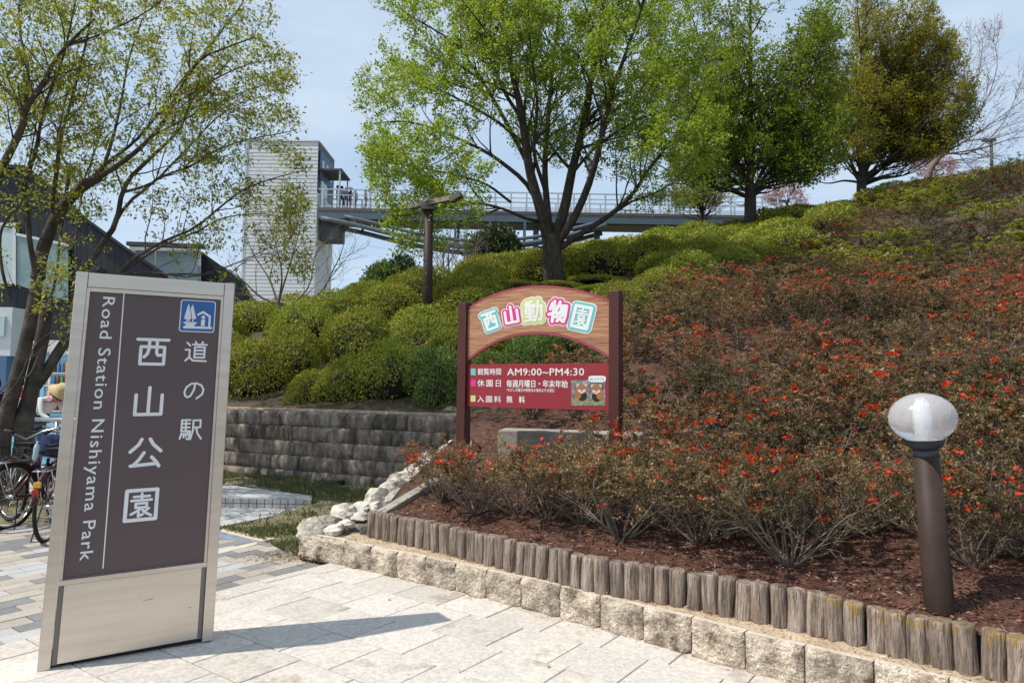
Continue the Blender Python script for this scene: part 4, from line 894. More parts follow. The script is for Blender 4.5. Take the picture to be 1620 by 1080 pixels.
mb.build('peeled_paint', MT['white'], pole, True)
# ------------------------------------------------------------------ red azaleas
def azalea(seed, hgt=.52, wid=.42, leaves=5400, flowers=14, lmat='lf_az', leafL=.024, stems=15, fsize=.021, white=False):
    r = np.random.RandomState(seed); wd = Wood(); tips = []
    pr = dict(max=2, dens=[10, 11, 0], tmin=[.22, .2, 0], ang=[42, 48, 0], len=[.28*hgt/.5, .13*hgt/.5, .1], pts=[5, 4, 3], wob=.22, up=[.10, .12, .1], sides=[5, 4, 3], rmin=.0016, rmax=[.02, .006, .003])
    for i in range(stems):
        a = 2*math.pi*i/stems+r.randn()*.25; out_ = .25+1.05*r.rand(); d = np.array([math.cos(a)*out_, math.sin(a)*out_, 1.])
        P = curved(np.array([math.cos(a)*.02, math.sin(a)*.02, -.03]), d, hgt*(.85+.3*r.rand())*math.sqrt(1+out_**2*.4), 6, .13, .05, r)
        grow(wd, P, .0075, .0028, 0, pr, r, tips)
    sf = wd.mesh('stems', MT['twig'])
    ends = np.array([t[-1] for t in tips]); zz = ends[:, 2]; ends = np.concatenate([ends[zz > np.quantile(zz, .03)], np.array([t[1] for t in tips])[zz > np.quantile(zz, .3)]])
    n = leaves; cl = ends[r.randint(len(ends), size=n//6)]
    P = np.repeat(cl, 6, 0); P = P+r.randn(len(P), 3)*.011; k = len(P)
    D = r.randn(k, 3)*.8+np.array([0, 0, .55]); L = leafL*(.6+.6*r.rand(k)); base = np.repeat(r.rand(n//6), 6)
    lm_ = quads_mesh('foliage', leafquads(P, D, nrm(r.randn(k, 3)*.6+[0, 0, 1]), L, L*.45, .15), np.clip(base*.75+.25*r.rand(k)+.03*r.randn(k), 0, 1), MT[lmat])
    fm = None
    if flowers:
        top = ends[np.argsort(-ends[:, 2]+.16*r.randn(len(ends))*1.2)][:max(flowers*3, 8)]; flowers = int(flowers*2.1); nc = max(3, int(flowers/2.6)); c = top[r.randint(len(top), size=nc)]; c = c[r.randint(nc, size=flowers)]+r.randn(flowers, 3)*.026*np.array([1, 1, .5])+np.array([0, 0, .014])
        Q = []; rn = []
        for p in c:
            ax_ = nrm(np.array([r.randn()*.5, r.randn()*.5-.5, .8])); u = nrm(np.cross(ax_, r.randn(3))); v_ = np.cross(ax_, u); s_ = fsize*(.38+.75*r.rand())
            for k2 in range(5):
                an = 2*math.pi*k2/5; d = u*math.cos(an)+v_*math.sin(an)
                Q.append(leafquads(p[None], (d*.9+ax_*.55)[None], ax_[None], [s_], [s_*.85], .18, .62)[0]); rn.append(.5+.25*r.randn())
        fm = quads_mesh('flowers', np.array(Q), np.clip(rn, 0, 1), MT['petalw' if white else 'petal'])
    return sf, lm_, fm
AZ = [azalea(11, flowers=18), azalea(12, flowers=36, wid=.5), azalea(13, flowers=10, leaves=5600), azalea(14, flowers=42, lmat='lf_azg'), azalea(15, flowers=0, lmat='lf_azg', leaves=4200), azalea(16, flowers=18, leaves=3400)]
# smaller budget versions for the slope, larger leaf clusters
AZF = [azalea(31, .62, leaves=4800, flowers=44, stems=11, leafL=.032, fsize=.0225), azalea(32, .62, leaves=5200, flowers=18, stems=11, leafL=.033, lmat='lf_azg', fsize=.0225), azalea(33, .6, leaves=4800, flowers=80, stems=11, leafL=.032, fsize=.0225),
       azalea(34, .64, leaves=5200, flowers=8, stems=11, leafL=.033, lmat='lf_azg', fsize=.023), azalea(35, .6, leaves=4600, flowers=26, stems=11, leafL=.032, fsize=.0225), azalea(36, .62, leaves=4600, flowers=26, stems=10, leafL=.045, lmat='lf_mound', white=True, fsize=.022), azalea(37, .6, leaves=4200, flowers=0, stems=11, leafL=.034)]
def shrub(kind, loc, rz, sc, label, group, flat_=1.0):
    sf, lf, fl = kind; r_ = empty('azalea_shrub', loc, rz, label, 'azalea', group); r_.scale = (sc, sc, sc*flat_)
    link('stems', sf, r_); link('foliage', lf, r_)
    if fl: tag(link('flowers', fl, r_), kind='stuff')
    return r_
YB = ([-3, .2, .95, 1.9, 4.2, 8.9, 12.2, 18.4, 25.7, 34, 60], [9.1, 9.3, 9.8, 11.5, 15.2, 21.0, 25.5, 31, 37, 43, 60])
def zone_red(x, y): return y < np.interp(x, *YB)
bx = [P0, P0+dirw*Lc, P0+dirw*Lc+dirn*.42, P0+dirn*.42]
def clear_of(x, y, m=.25):
    p = Vector((x, y, 0)); q_ = p-Vector((P0.x, P0.y, 0)); a, b = q_.dot(dirw), q_.dot(dirn)
    if -m < a < Lc+m and -m-.25 < b < .42+m: return False
    if math.hypot(x-lp.x, y-lp.y) < .42: return False
    return True
# front row, placed by the stem bases seen in the photograph
front = [(700, 800, 6.45, 0, .86), (752, 812, 6.1, 1, .95), (822, 822, 5.95, 1, .92), (868, 836, 5.75, 0, .95), (920, 838, 5.6, 2, 1.0), (985, 872, 5.15, 0, 1.05), (1050, 852, 5.3, 1, .95), (1108, 872, 4.95, 3, .98), (1165, 862, 5.0, 1, 1.0), (1250, 905, 4.45, 3, .95), (1210, 850, 5.1, 3, .95),
         (1312, 870, 4.75, 2, .9), (1375, 860, 4.85, 0, .9), (1430, 850, 4.9, 5, .85), (1545, 905, 4.15, 3, .85), (1620, 880, 4.2, 1, .9), (1690, 905, 4.0, 3, .95)]
pts = []
flabels = ['leftmost low azalea shrub above the first logs beside the slanting kerb', 'azalea shrub with red blooms in front of the left post of the zoo sign', 'azalea shrub below the clock times panel dotted with red flowers', 'twiggy azalea shrub below the middle of the zoo sign',
           'azalea shrub with long pale twigs left of the right sign post', 'bushy azalea with bare pale stems right below the right sign post', 'azalea shrub with bright red flowers just right of the sign', 'red flowering azalea behind the middle of the log edging', 'azalea shrub with fanning stems in the second row right of the sign',
           'heavily red flowering azalea with fanned grey stems at the log edging', 'red blossomed azalea behind the fanned one at the log edging', 'open twiggy azalea shrub on the mulch midway to the globe lamp', 'thin brown azalea shrub left of the globe lamp', 'sparse azalea shrub directly behind the globe lamp', 'red flowering azalea just right of the globe lamp post', 'azalea shrub with red blooms at the right picture edge', 'rightmost azalea shrub on the dark mulch']
for (px, py, Y, k, sc), lb in zip(front, flabels):
    p = at(px, py, Y); z = H(p.x, p.y); pts.append((p.x, p.y)); shrub(AZ[k], (p.x, p.y, z), rr.uniform(0, 6.28), sc*1.22, lb, 'azaleas in the front row above the log edging', .80)
# the rest of the slope
r3 = random.Random(21); cand = []
for _ in range(80000):
    Y = 4.0+r3.random()**.8*34; px = r3.uniform(640, 2150); p = at(px, 540, Y); x, y = p.x, p.y
    if not zone_red(x, y): continue
    dlog = (x+1.2)*.64+(y-6.25)*.77
    if dlog < .75 or (x > 1.9 and dlog < 1.3): continue
    if x < -.6 or not clear_of(x, y) or (x < .15 and y > 8.4 and False): continue
    if y < 8.75 and x < 1.25 and (y > 6.2): continue
    if x < .1 and y > 8: continue
    if x < 1.25 and 6.2 < y < 7.4: continue
    s_ = .42+.036*y
    if any((a-x)**2+(b-y)**2 < s_*s_ for a, b in pts): continue
    pts.append((x, y)); cand.append((x, y))
cand.sort(key=lambda c: (project((c[0], c[1], 1.5+.2*c[1]))[0] > 1700, c[1]))
allz = Hn(np.array(cand)); print('slope shrubs', len(cand))
far_ = []
for i, ((x, y), z) in enumerate(zip(cand, allz)):
    px, py = project((x, y, z+.4)); sc = (.52+.030*y)/.62*(.93+.2*r3.random())
    sc = min(sc, 1.75)
    n1 = noise.noise(Vector((x*.45, y*.30, 2)))
    if y < 8: kinds = [AZF[0], AZF[1], AZF[4], AZF[2]]; wts = (3, 2.4, 3, 2)
    else: kinds = AZF[:5]; wts = (2.5, 3, 4 if n1 > .05 else .5, 4 if n1 < .0 else 1, 3)
    white = False
    if y > 14.5: kinds = [AZF[6], AZF[3], AZF[1], AZF[0]]; wts = (3, 3, 2 if n1 > 0 else .6, 1.6 if n1 > .12 else .3)
    elif n1 < -.12: kinds = [AZF[3], AZF[6], AZF[1], AZF[4]]; wts = (3, 2, 2, 1)
    if py < 430 and y > 17:
        if n1 > .02 and r3.random() < .75: kinds = [AZF[5]]; wts = (1,); white = True
        elif py < 385: kinds = [AZF[6], AZF[3]]; wts = (4, 2)
    k = r3.choices(kinds, wts)[0]
    if i < 262 and px < 1700:
        hz = 'under the zoo sign panel' if px < 960 else ('right beside the zoo sign' if px < 1080 else ('above the log edging' if px < 1230 else ('left of the globe lamp' if px < 1400 else ('above the globe lamp' if px < 1530 else 'at the right picture edge'))))
        vt = 'on the lowest slope' if y < 7 else ('on the low slope' if y < 9.5 else ('midway up the slope' if y < 13 else ('in the upper red zone' if y < 18 else 'high up in tree shade')))
        reg = vt+' '+hz
        lb = 'pale azalea with white flowers '+reg if white else ('brownish' if k[1].materials[0].name.endswith('leaf') else 'olive')+' azalea shrub '+reg
        shrub(k, (x, y, z-.03), r3.uniform(0, 6.28), sc, lb, ('white' if white else 'red')+' azaleas '+reg, r3.uniform(.78, .95)*min(1, 1.05/sc))
    else: far_.append((k, x, y, z, sc))
if far_:
    V = []; rn = []; sets = {}
    for k, x, y, z, sc in far_:
        a = r3.uniform(0, 6.28); R_ = np.array([[math.cos(a), -math.sin(a), 0], [math.sin(a), math.cos(a), 0], [0, 0, .85*min(1, 1.05/sc)]])*sc
        for part in (k[1], k[2]):
            if not part: continue
            n = len(part.vertices); co = np.empty(n*3, np.float32); part.vertices.foreach_get('co', co); co = co.reshape(-1, 4, 3); at_ = np.empty(n//4, np.float32); part.attributes['rnd'].data.foreach_get('value', at_)
            c = co.mean(1, keepdims=True); co = c+(co-c)*1.35
            if part is k[1]: sel = np.random.RandomState(1).rand(len(co)) < .5; co = co[sel]; at_ = at_[sel]
            sets.setdefault(part.materials[0].name, []).append((co@R_.T+np.array([x, y, z]), at_))
    for nm, L in sets.items():
        o = link('azalea_thicket', quads_mesh('azalea_thicket', np.concatenate([a for a, b in L]), np.concatenate([b for a, b in L]), bpy.data.materials[nm])); tag(o, 'distant brownish azaleas with red dots covering the top of the slope', 'azaleas', kind='stuff')
# ------------------------------------------------------------------ green azalea mounds
def mound(seed, n=7500, L=.042, mat_='lf_mound', lumps=6, tall=.85):
    r = np.random.RandomState(seed)
    C = np.concatenate([[[0, 0, .12]], np.stack([r.uniform(-.45, .45, lumps), r.uniform(-.45, .45, lumps), r.uniform(-.05, .30, lumps)], 1)]); R = np.r_[.62, r.uniform(.26, .44, lumps)]
    Z = np.array([1, 1, tall])
    i = r.choice(len(C), n*3, p=R**2/np.sum(R**2)); d = nrm(r.randn(n*3, 3)); d[:, 2] = np.abs(d[:, 2])*1.0-.36*(r.rand(n*3) < .40); d = nrm(d)
    P = C[i]+d*R[i, None]*(1-.16*r.rand(n*3, 1)**2)
    ins = (np.linalg.norm(P[:, None]-C[None], axis=2) < R[None]*.86).any(1); P = P[~ins][:n]; d = d[~ins][:n]; k = len(P)
    P = P+.02*r.randn(k, 3); P = P*Z; 
    nz = np.array([noise.noise(Vector(p*3.1)+Vector((seed, 0, 0))) for p in P])
    LL = L*(.6+.7*r.rand(k)); D = d*.55+r.randn(k, 3)*.65+[0, 0, .15]
    rn = np.clip(.45+.22*r.randn(k)+.35*nz, 0, 1)
    q = leafquads(P, D, nrm(d+r.randn(k, 3)*.45), LL, LL*.5, .12)
    me = quads_mesh('azalea_mound', q, rn, MT[mat_])
    # solid dark core, added to block light inside the mound
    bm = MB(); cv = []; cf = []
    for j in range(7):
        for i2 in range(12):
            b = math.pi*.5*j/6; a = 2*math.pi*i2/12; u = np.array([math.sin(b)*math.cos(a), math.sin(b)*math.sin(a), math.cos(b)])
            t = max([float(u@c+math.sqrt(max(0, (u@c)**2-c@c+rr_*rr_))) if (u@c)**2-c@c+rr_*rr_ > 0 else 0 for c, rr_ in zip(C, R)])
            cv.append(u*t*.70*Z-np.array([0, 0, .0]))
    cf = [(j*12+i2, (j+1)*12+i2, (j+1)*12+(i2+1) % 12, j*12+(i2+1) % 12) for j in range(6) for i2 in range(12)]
    core = pymesh('light_block_core', cv, cf, True)
    return me, core
MO = [mound(i+50) for i in range(5)]; MOF = [mound(i+60, 3800, .062) for i in range(4)]; MB2 = mound(70, 8500, .050, 'lf_bright', 9, 1.0)
coreM = mat('light_block_core', [(.012, .012, .006), (.03, .026, .014)], 9, 1)
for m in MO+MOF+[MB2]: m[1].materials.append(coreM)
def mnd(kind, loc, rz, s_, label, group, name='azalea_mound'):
    o = link(name, kind[0]); o.location = loc; o.rotation_euler.z = rz; o.scale = s_; tag(o, label, 'shrub', group); c = link('light_block_core', kind[1], o); return o
gpts = []
frontm = [(405, 585, 11.95, .78, 1.1), (462, 560, 12.6, .72, 1.1), (497, 590, 11.3, .50, .95), (556, 585, 11.15, .66, 1.0), (622, 575, 11.0, .78, 1.12), (664, 540, 12.1, .75, 1.2), (480, 540, 13.6, .8, 1.0), (570, 535, 13.0, .85, 1.05), (350, 570, 12.3, .8, 1.1)]
fl2 = ['first green mound right of the park sign on the wall top', 'olive green mound in the second row behind the first', 'small light green mound in front on the wall top', 'rounded green mound in the middle of the wall top row', 'large shaded green mound left of the dark leafy bush', 'green mound at the foot of the brown lamp pole', 'olive mound below the bare tree by the tower', 'green mound above the middle of the wall', 'green mound half hidden behind the park sign']
for (px, py, Y, s_, h_), lb in zip(frontm, fl2):
    p = at(px, py, Y); z = H(p.x, p.y)-.06; gpts.append((p.x, p.y)); mnd(MO[len(gpts) % 5], (p.x, p.y, z-.0), rr.uniform(0, 6.28), (s_*1.27, s_*1.27, 1.15*s_*h_*1.42), lb, 'green azalea mounds along the wall')
for (px, Y, s_, h_), lb in zip([(700, 10.1, .62, 1.75), (722, 10.35, .55, 1.6), (835, 10.6, .7, 1.3), (780, 10.3, .6, 1.3), (890, 11.0, .7, 1.25)], ['tall dark green leafy bush left of the left sign post', 'dark green leafy bush right behind the left post of the zoo sign', 'bright green leafy bush seen through the arch of the zoo sign', 'dark leafy bush seen at the left under the sign arch', 'leafy bush behind the right part of the sign arch']):
    p = at(px, 600, Y); z = H(p.x, p.y); gpts.append((p.x, p.y)); mnd(MB2, (p.x, p.y, z-.05), rr.uniform(0, 6.28), (s_, s_, s_*h_), lb, None, 'leafy_bush')
cg = []
for _ in range(60000):
    Y = 11+r3.random()**.9*36; px = r3.uniform(300, 1720); p = at(px, 540, Y); x, y = p.x, p.y
    yl = np.interp(x, [-6.4, -.58], [11.75, 9.02])+.9
    if zone_red(x, y-.4) or y < yl: continue
    z = None; s_ = .62+.030*y
    if any((a-x)**2+(b-y)**2 < s_*s_ for a, b in gpts): continue
    if y > 47 or x < -7.2: continue
    gpts.append((x, y)); cg.append((x, y, s_))
zz = Hn(np.array([c[:2] for c in cg])); keep = []
for (x, y, s_), z in zip(cg, zz):
    px, py = project((x, y, z+.8)); keep.append((x, y, s_, z, px, py))
keep.sort(key=lambda k: k[1]); print('mounds', len(keep))
for i, (x, y, s_, z, px, py) in enumerate(keep[:285]):
    sc = s_/.90*(.86+.28*r3.random()); hz = 'left of the lamp pole' if px < 660 else ('between lamp pole and zoo sign' if px < 760 else ('above the zoo sign' if px < 960 else ('right of the katsura trunk' if px < 1080 else ('left of the second trunk' if px < 1190 else ('between the two dark trunks' if px < 1360 else 'right of the bronze tree')))))
    vt = 'low on the hill' if y < 15 else ('midway up the hill' if y < 21 else ('below the crest' if y < 28 else 'along the crest'))
    reg = vt+' '+hz
    hz_ = min(sc, 1.2)*r3.uniform(.85, 1.25)
    if 1140 < px < 1230 and 20 < y < 28.3: hz_ = min(hz_, max(.25, (at(px, 352, y).z-z)/.78))
    if 1310 < px < 1410 and 25 < y < 33.3: hz_ = min(hz_, max(.25, (at(px, 316, y).z-z)/.78))
    if 790 < px < 960 and y < 17.2: hz_ = min(hz_, max(.3, (at(px, 455, y).z-z)/.78))
    mnd((MO if y < 18 else MOF)[i % 4], (x, y, z-.05), r3.uniform(0, 6.28), (sc, sc, hz_), 'rounded green azalea mound '+reg, 'green azalea mounds '+reg)
# ------------------------------------------------------------------ loose chips, litter and pebbles
r5 = np.random.RandomState(9)
def scatter(name, n, fn, L, ratio, m, lift=.004):
    P = [];
    while len(P) < n:
        p = fn()
        if p is not None: P.append(p)
    P = np.array(P); k = len(P); D = r5.randn(k, 3)*[1, 1, .25]; ll = L*(.4+1.1*r5.rand(k)**1.5)
    P[:, 2] += lift; q = leafquads(P, D, nrm(r5.randn(k, 3)*.35+[0, 0, 1]), ll, ll*ratio*(.6+.8*r5.rand(k)), .15)
    o = link(name, quads_mesh(name, q, r5.rand(k), m)); return tag(o, kind='stuff')
BP = []
NB = 26000; sx_ = r5.rand(NB*2, 2); cc = []
for a, b in sx_:
    Y = 3.0+7.0*a**1.25; px = 560+1100*b; p = at(px, 540, Y); dl = (p.x+1.2)*.64+(p.y-6.25)*.77
    if dl > .08 and p.x > -1.15+(p.y-6.2)*.35 and zone_red(p.x, p.y): cc.append((p.x, p.y))
cc = np.array(cc[:NB]); cz = Hn(cc)
q_ = np.c_[cc, cz]; dl_ = (q_[:, 0]+1.2)*.64+(q_[:, 1]-6.25)*.77
near = dl_ < .55; q_[near, 2] = np.maximum(q_[near, 2], .405)
it_ = iter(q_); scatter('mulch_chips', len(q_)-1, lambda: next(it_), .034, .28, MT['chip'])
def sandp():
    i = r5.randint(68); j = r5.randint(9); u = r5.rand()
    a = np.array(inner[i])*(1-j/8)+np.array(outer[i])*j/8; b = np.array(inner[i+1])*(1-j/8)+np.array(outer[i+1])*j/8; p = a*(1-u)+b*u; return np.array([p[0]+r5.randn()*.03, p[1]+r5.randn()*.03, .212+.012*j/8])
scatter('straw_litter', 2600, sandp, .022, .22, MT['litter'])
def kerbfoot():
    i = r5.randint(len(KP)-1); u = r5.rand(); p = KP[i].lerp(KP[i+1], u); d = abs(r5.randn())*.03; return np.array([p.x-.55*d-.02, p.y-.8*d-.03, .014])
scatter('kerb_foot_litter', 500, kerbfoot, .012, .5, MT['litter'])
def cornerlit(): return np.array([-2.0+r5.randn()*.16, 6.35+r5.randn()*.12, .012])
scatter('corner_litter', 700, cornerlit, .03, .3, MT['litter'])
def walltop():
    t = r5.rand(); p = WA.lerp(WB, t); return np.array([p.x+.12+r5.rand()*.2, p.y+.45+r5.rand()*.7, 1.15+r5.rand()*.05])
scatter('wall_top_litter', 3500, walltop, .06, .45, MT['chip'], .0)
# ------------------------------------------------------------------ trees traced from the photograph
def limb3(px, Y0, Y1, n=16, bow=0):
    k = len(px); return smoothline(np.array([np.array(at(x, y, Y0+(Y1-Y0)*(i/(k-1))**1.0)) for i, (x, y) in enumerate(px)]), n)
def tree(name, label, base, limbs, pr, leafspec, bark, seed, clip=None, cat='tree', group=None, wind=(0, 0, 0)):
    r = np.random.RandomState(seed); wd = Wood(); tips = []; base = Vector(base)
    root = empty(name, base, 0, label, cat, group)
    for P, r0, r1, lv in limbs:
        if lv == 0: r0, r1 = r0*.76, r1*.8
        if lv < 0: wd.add(P-np.array(base), np.linspace(r0, r1, len(P)), 14)
        else: grow(wd, P-np.array(base), r0, r1, lv, pr, r, tips, (lambda q: clip(q+np.array(base))) if clip else None)
    link('trunk', wd.mesh('trunk', bark), root)
    if leafspec:
        per, L, ratio, m, sp = leafspec[:5]; q, rn, P = leaves_on(tips, per, L, ratio, r, sp, wind=wind, **(leafspec[5] if len(leafspec) > 5 else {}))
        link('crown', quads_mesh('crown', q, rn, m), root); print(name, 'leaves', len(q))
    return root, tips
# --- big tree behind the zoo sign
YT = 17.0; bt = at(874, 456, YT)
def L_(px, r0, r1, dy, lv=0): return (limb3(px, YT, YT+dy), r0, r1, lv)
trunk = smoothline(np.array([tuple(at(874, 470, YT)), tuple(at(875, 440, YT)), tuple(at(874, 415, YT)), tuple(at(873, 392, YT)), tuple(at(872, 372, YT))]), 10)
limbs = [(trunk, .27, .22, -1),
 L_([(868, 384), (856, 335), (838, 270), (830, 215), (822, 165), (806, 95), (792, 0), (785, -60)], .19, .04, -1.2),
 L_([(872, 385), (866, 330), (862, 270), (866, 200), (874, 110), (884, 20), (890, -70)], .13, .03, 1.6),
 L_([(877, 384), (893, 330), (905, 270), (920, 210), (934, 130), (950, 50), (962, -60)], .19, .04, .6),
 L_([(879, 388), (908, 345), (932, 290), (950, 225), (968, 150), (995, 70), (1020, 0)], .15, .03, -1.6),
 L_([(880, 396), (922, 368), (965, 340), (1000, 308), (1025, 270), (1060, 225), (1100, 170)], .11, .02, -.8),
 L_([(856, 330), (832, 290), (800, 262), (768, 240), (730, 222), (690, 205), (640, 192), (590, 196)], .085, .014, -1.6),
 L_([(852, 350), (830, 345), (800, 332), (760, 322), (715, 325), (670, 335), (625, 345)], .06, .010, -2.6),
 L_([(836, 262), (812, 215), (785, 165), (755, 115), (720, 70), (675, 40), (640, 20)], .08, .014, -.6),
 L_([(826, 190), (795, 140), (770, 80), (745, 20), (720, -50)], .07, .015, 1.2),
 L_([(830, 230), (790, 195), (740, 165), (690, 140), (640, 120), (600, 130)], .06, .010, 1.8),
 L_([(862, 300), (845, 240), (850, 160), (840, 80), (835, 0)], .07, .02, -2.2),
 L_([(920, 205), (955, 160), (985, 100), (1030, 50), (1060, 10)], .06, .012, 1.6),
 L_([(905, 275), (940, 235), (990, 200), (1040, 180), (1090, 190)], .055, .010, -2.2),
 L_([(808, 320), (770, 292), (730, 280), (680, 268), (630, 260), (585, 250)], .045, .008, -2.4),
 L_([(945, 352), (985, 325), (1030, 308), (1070, 290), (1110, 300)], .05, .008, 1.5),
 L_([(790, 330), (750, 345), (715, 352), (680, 368), (640, 372)], .035, .006, -3.0)]
prK = dict(max=3, dens=[2.6, 3.3, 4.2, 0], tmin=[.25, .12, .1, 0], ang=[42, 45, 50, 0], len=[2.1, 1.0, .5, 0], pts=[7, 5, 4, 3], wob=.12, up=[.05, .03, .0, 0], sides=[8, 5, 4, 3], rmin=.004, rmax=[.05, .018, .008, .005])
def inpx(poly):
    P = np.array(poly, float)
    def f(q):
        x, y = project(q); c = False; n = len(P); j = n-1
        for i in range(n):
            if (P[i, 1] > y) != (P[j, 1] > y) and x < (P[j, 0]-P[i, 0])*(y-P[i, 1])/(P[j, 1]-P[i, 1])+P[i, 0]: c = not c
            j = i
        return c
    return f
clipK = inpx([(570, -200), (590, 50), (565, 130), (560, 200), (575, 270), (600, 350), (630, 405), (700, 400), (760, 392), (820, 385), (850, 355), (900, 375), (940, 360), (1000, 340), (1120, 335), (1160, 200), (1160, -200)])
tree('katsura_tree', 'large many-limbed tree with fresh light green leaves rising behind the zoo sign', bt, limbs, prK, (112, .060, .88, MT['lf_katsura'], .065), MT['bark'], 4, clipK)
# --- generic crowned trees
def crowned(name, label, px, py, Y, rtr, split_py, env, n, leafm, seed, per, L, wind=(0, 0, 0), leafr=.7, bark=None, ang=42, group=None, lens=(1.5, .75, .4), dens=(3.0, 3.6, 4.0), upb=.05, dep=3.2):
    """env: list of pixel points the limbs reach to"""
    r = np.random.RandomState(seed); b = at(px, py, Y); t0 = at(px, split_py, Y); lb = []
    top = at(px+wind[0]*30, min(p[1] for p in env)+40, Y)
    tr = smoothline(np.array([tuple(b-Vector((0, 0, .4))), tuple(b.lerp(t0, .5)), tuple(t0), tuple(t0.lerp(top, .35)), tuple(t0.lerp(top, .7)), tuple(top)]), 22)
    lb.append((tr[:9], rtr, rtr*.85, -1)); lb.append((tr[8:], rtr*.84, .02, 0))
    for i in range(n):
        ex, ey = env[r.randint(len(env))]; s_ = r.uniform(.55, 1.03); cx = px; 
        j = r.randint(5, 14); a = tr[j]; e = np.array(at(cx+(ex-cx)*s_, ey, Y))
        e[1] += r.uniform(-1, 1)*dep*math.sqrt(max(.05, 1.05-s_*s_)); e[2] = a[2]+(e[2]-a[2])*s_
        if e[2] < a[2]-.3: e[2] = a[2]-.3
        m = a*.5+e*.5; m[2] = a[2]*.45+e[2]*.55-.12*np.linalg.norm(e-a)*(1 if e[2] > a[2] else -1)+.2
        m = m+r.randn(3)*.15
        lb.append((smoothline(np.array([a, a*.55+m*.45+[0, 0, .1], m, e]), 12), rtr*.38, .01, 0))
    pr = dict(max=3, dens=[dens[0], dens[1], dens[2], 0], tmin=[.2, .1, .1, 0], ang=[ang, ang, ang+5, 0], len=[*lens, 0], pts=[7, 5, 4, 3], wob=.12, up=[upb, .03, 0, 0], sides=[7, 4, 3, 3], rmin=.004, rmax=[.05, .018, .008, .005], wind=wind)
    return tree(name, label, b, lb, pr, (per, L, leafr, leafm, .08), bark or MT['bark'], seed, inpx([(cx_, cy_) for cx_, cy_ in outline(env)]), wind=wind, group=group)
def outline(env):
    c = np.mean(np.array(env), 0); return [tuple(c+(np.array(p)-c)*1.04) for p in env]
crowned('broadleaf_tree', 'dense dark green tree standing on the hillside at the bridge end', 1187, 356, 28, .25, 285,
        [(1020, 60), (1010, 150), (1000, 225), (1020, 268), (1080, 284), (1140, 296), (1190, 290), (1250, 296), (1300, 282), (1340, 255), (1350, 200), (1345, 130), (1345, 60), (1325, -10), (1290, -80), (1150, -100), (1060, -60)], 56, MT['lf_dense'], 8, 31, .108, upb=.04, dens=(2.8, 3.2, 3.8), dep=4, lens=(1.9, .95, .5))
crowned('bronze_tree', 'bronze green wind-swept tree near the top of the slope', 1363, 322, 33, .24, 275,
        [(1262, 150), (1250, 210), (1255, 240), (1300, 256), (1360, 252), (1420, 256), (1480, 246), (1520, 228), (1550, 200), (1552, 150), (1540, 180), (1545, 120), (1530, 80), (1500, 40), (1490, 30), (1470, -10), (1440, -60), (1370, -80), (1300, -60), (1285, 20), (1265, 80)], 58, MT['lf_bronze'], 19, 30, .120, wind=(.30, 0, .10), upb=.06, leafr=.5, dens=(2.8, 3.2, 3.8), dep=4, lens=(2.0, 1.0, .5))
# bare cherry far right
b = at(1470, 290, 40); r = np.random.RandomState(3)
lb = [(limb3([(1462, 295), (1475, 262), (1495, 240)], 40, 40, 8), .2, .15, -1)]
for pts_ in [[(1480, 255), (1520, 215), (1560, 160), (1578, 100), (1570, 60)], [(1490, 245), (1540, 215), (1590, 180), (1630, 150)], [(1490, 245), (1550, 235), (1600, 220), (1640, 215)], [(1480, 255), (1500, 200), (1520, 130), (1540, 70)], [(1495, 242), (1540, 240), (1590, 190), (1620, 120)], [(1485, 250), (1530, 170), (1550, 110), (1555, 60)], [(1480, 260), (1500, 255), (1540, 250), (1600, 245)]]:
    lb.append((limb3(pts_, 40, 40+r.uniform(-2, 2), 12), .07, .012, 0))
prB = dict(max=2, dens=[2.2, 3.0, 0], tmin=[.15, .1, 0], ang=[32, 36, 0], len=[2.2, 1.1, .6], pts=[6, 4, 3], wob=.10, up=[.05, .04, 0], sides=[5, 4, 3], rmin=.010, rmax=[.04, .018, .012])
tree('cherry_tree', 'thin branched cherry with sparse buds at the far right against the sky', b, lb, prB, (2.2, .10, .8, MT['pink'], .08), MT['barebark'], 5)
# bare tree in front of the tower
lb = [(limb3([(440, 520), (441, 495), (440, 480)], 15, 15, 6), .09, .075, -1)]
for pts_ in [[(440, 482), (410, 468), (380, 440), (350, 420)], [(440, 482), (446, 440), (440, 400), (425, 350)], [(441, 480), (465, 478), (490, 450), (500, 400), (530, 370)], [(441, 484), (470, 492), (500, 470), (530, 430), (560, 395)], [(440, 478), (455, 430), (470, 380), (480, 330)], [(441, 486), (400, 490), (370, 470), (345, 475)], [(441, 480), (495, 490), (520, 440), (540, 400), (545, 370)], [(440, 480), (425, 440), (400, 400), (385, 360)]]:
    lb.append((limb3(pts_, 15, 15+r.uniform(-.8, .8), 12), .035, .006, 0))
prB2 = dict(max=2, dens=[4.5, 6.0, 0], tmin=[.15, .1, 0], ang=[36, 40, 0], len=[.9, .45, .3], pts=[6, 4, 3], wob=.13, up=[.06, .04, 0], sides=[6, 4, 3], rmin=.0035, rmax=[.014, .007, .004])
tree('bare_tree', 'small leafless tree with pale spreading twigs in front of the grey tower', at(440, 520, 15), lb, prB2, None, MT['barebark'], 6)
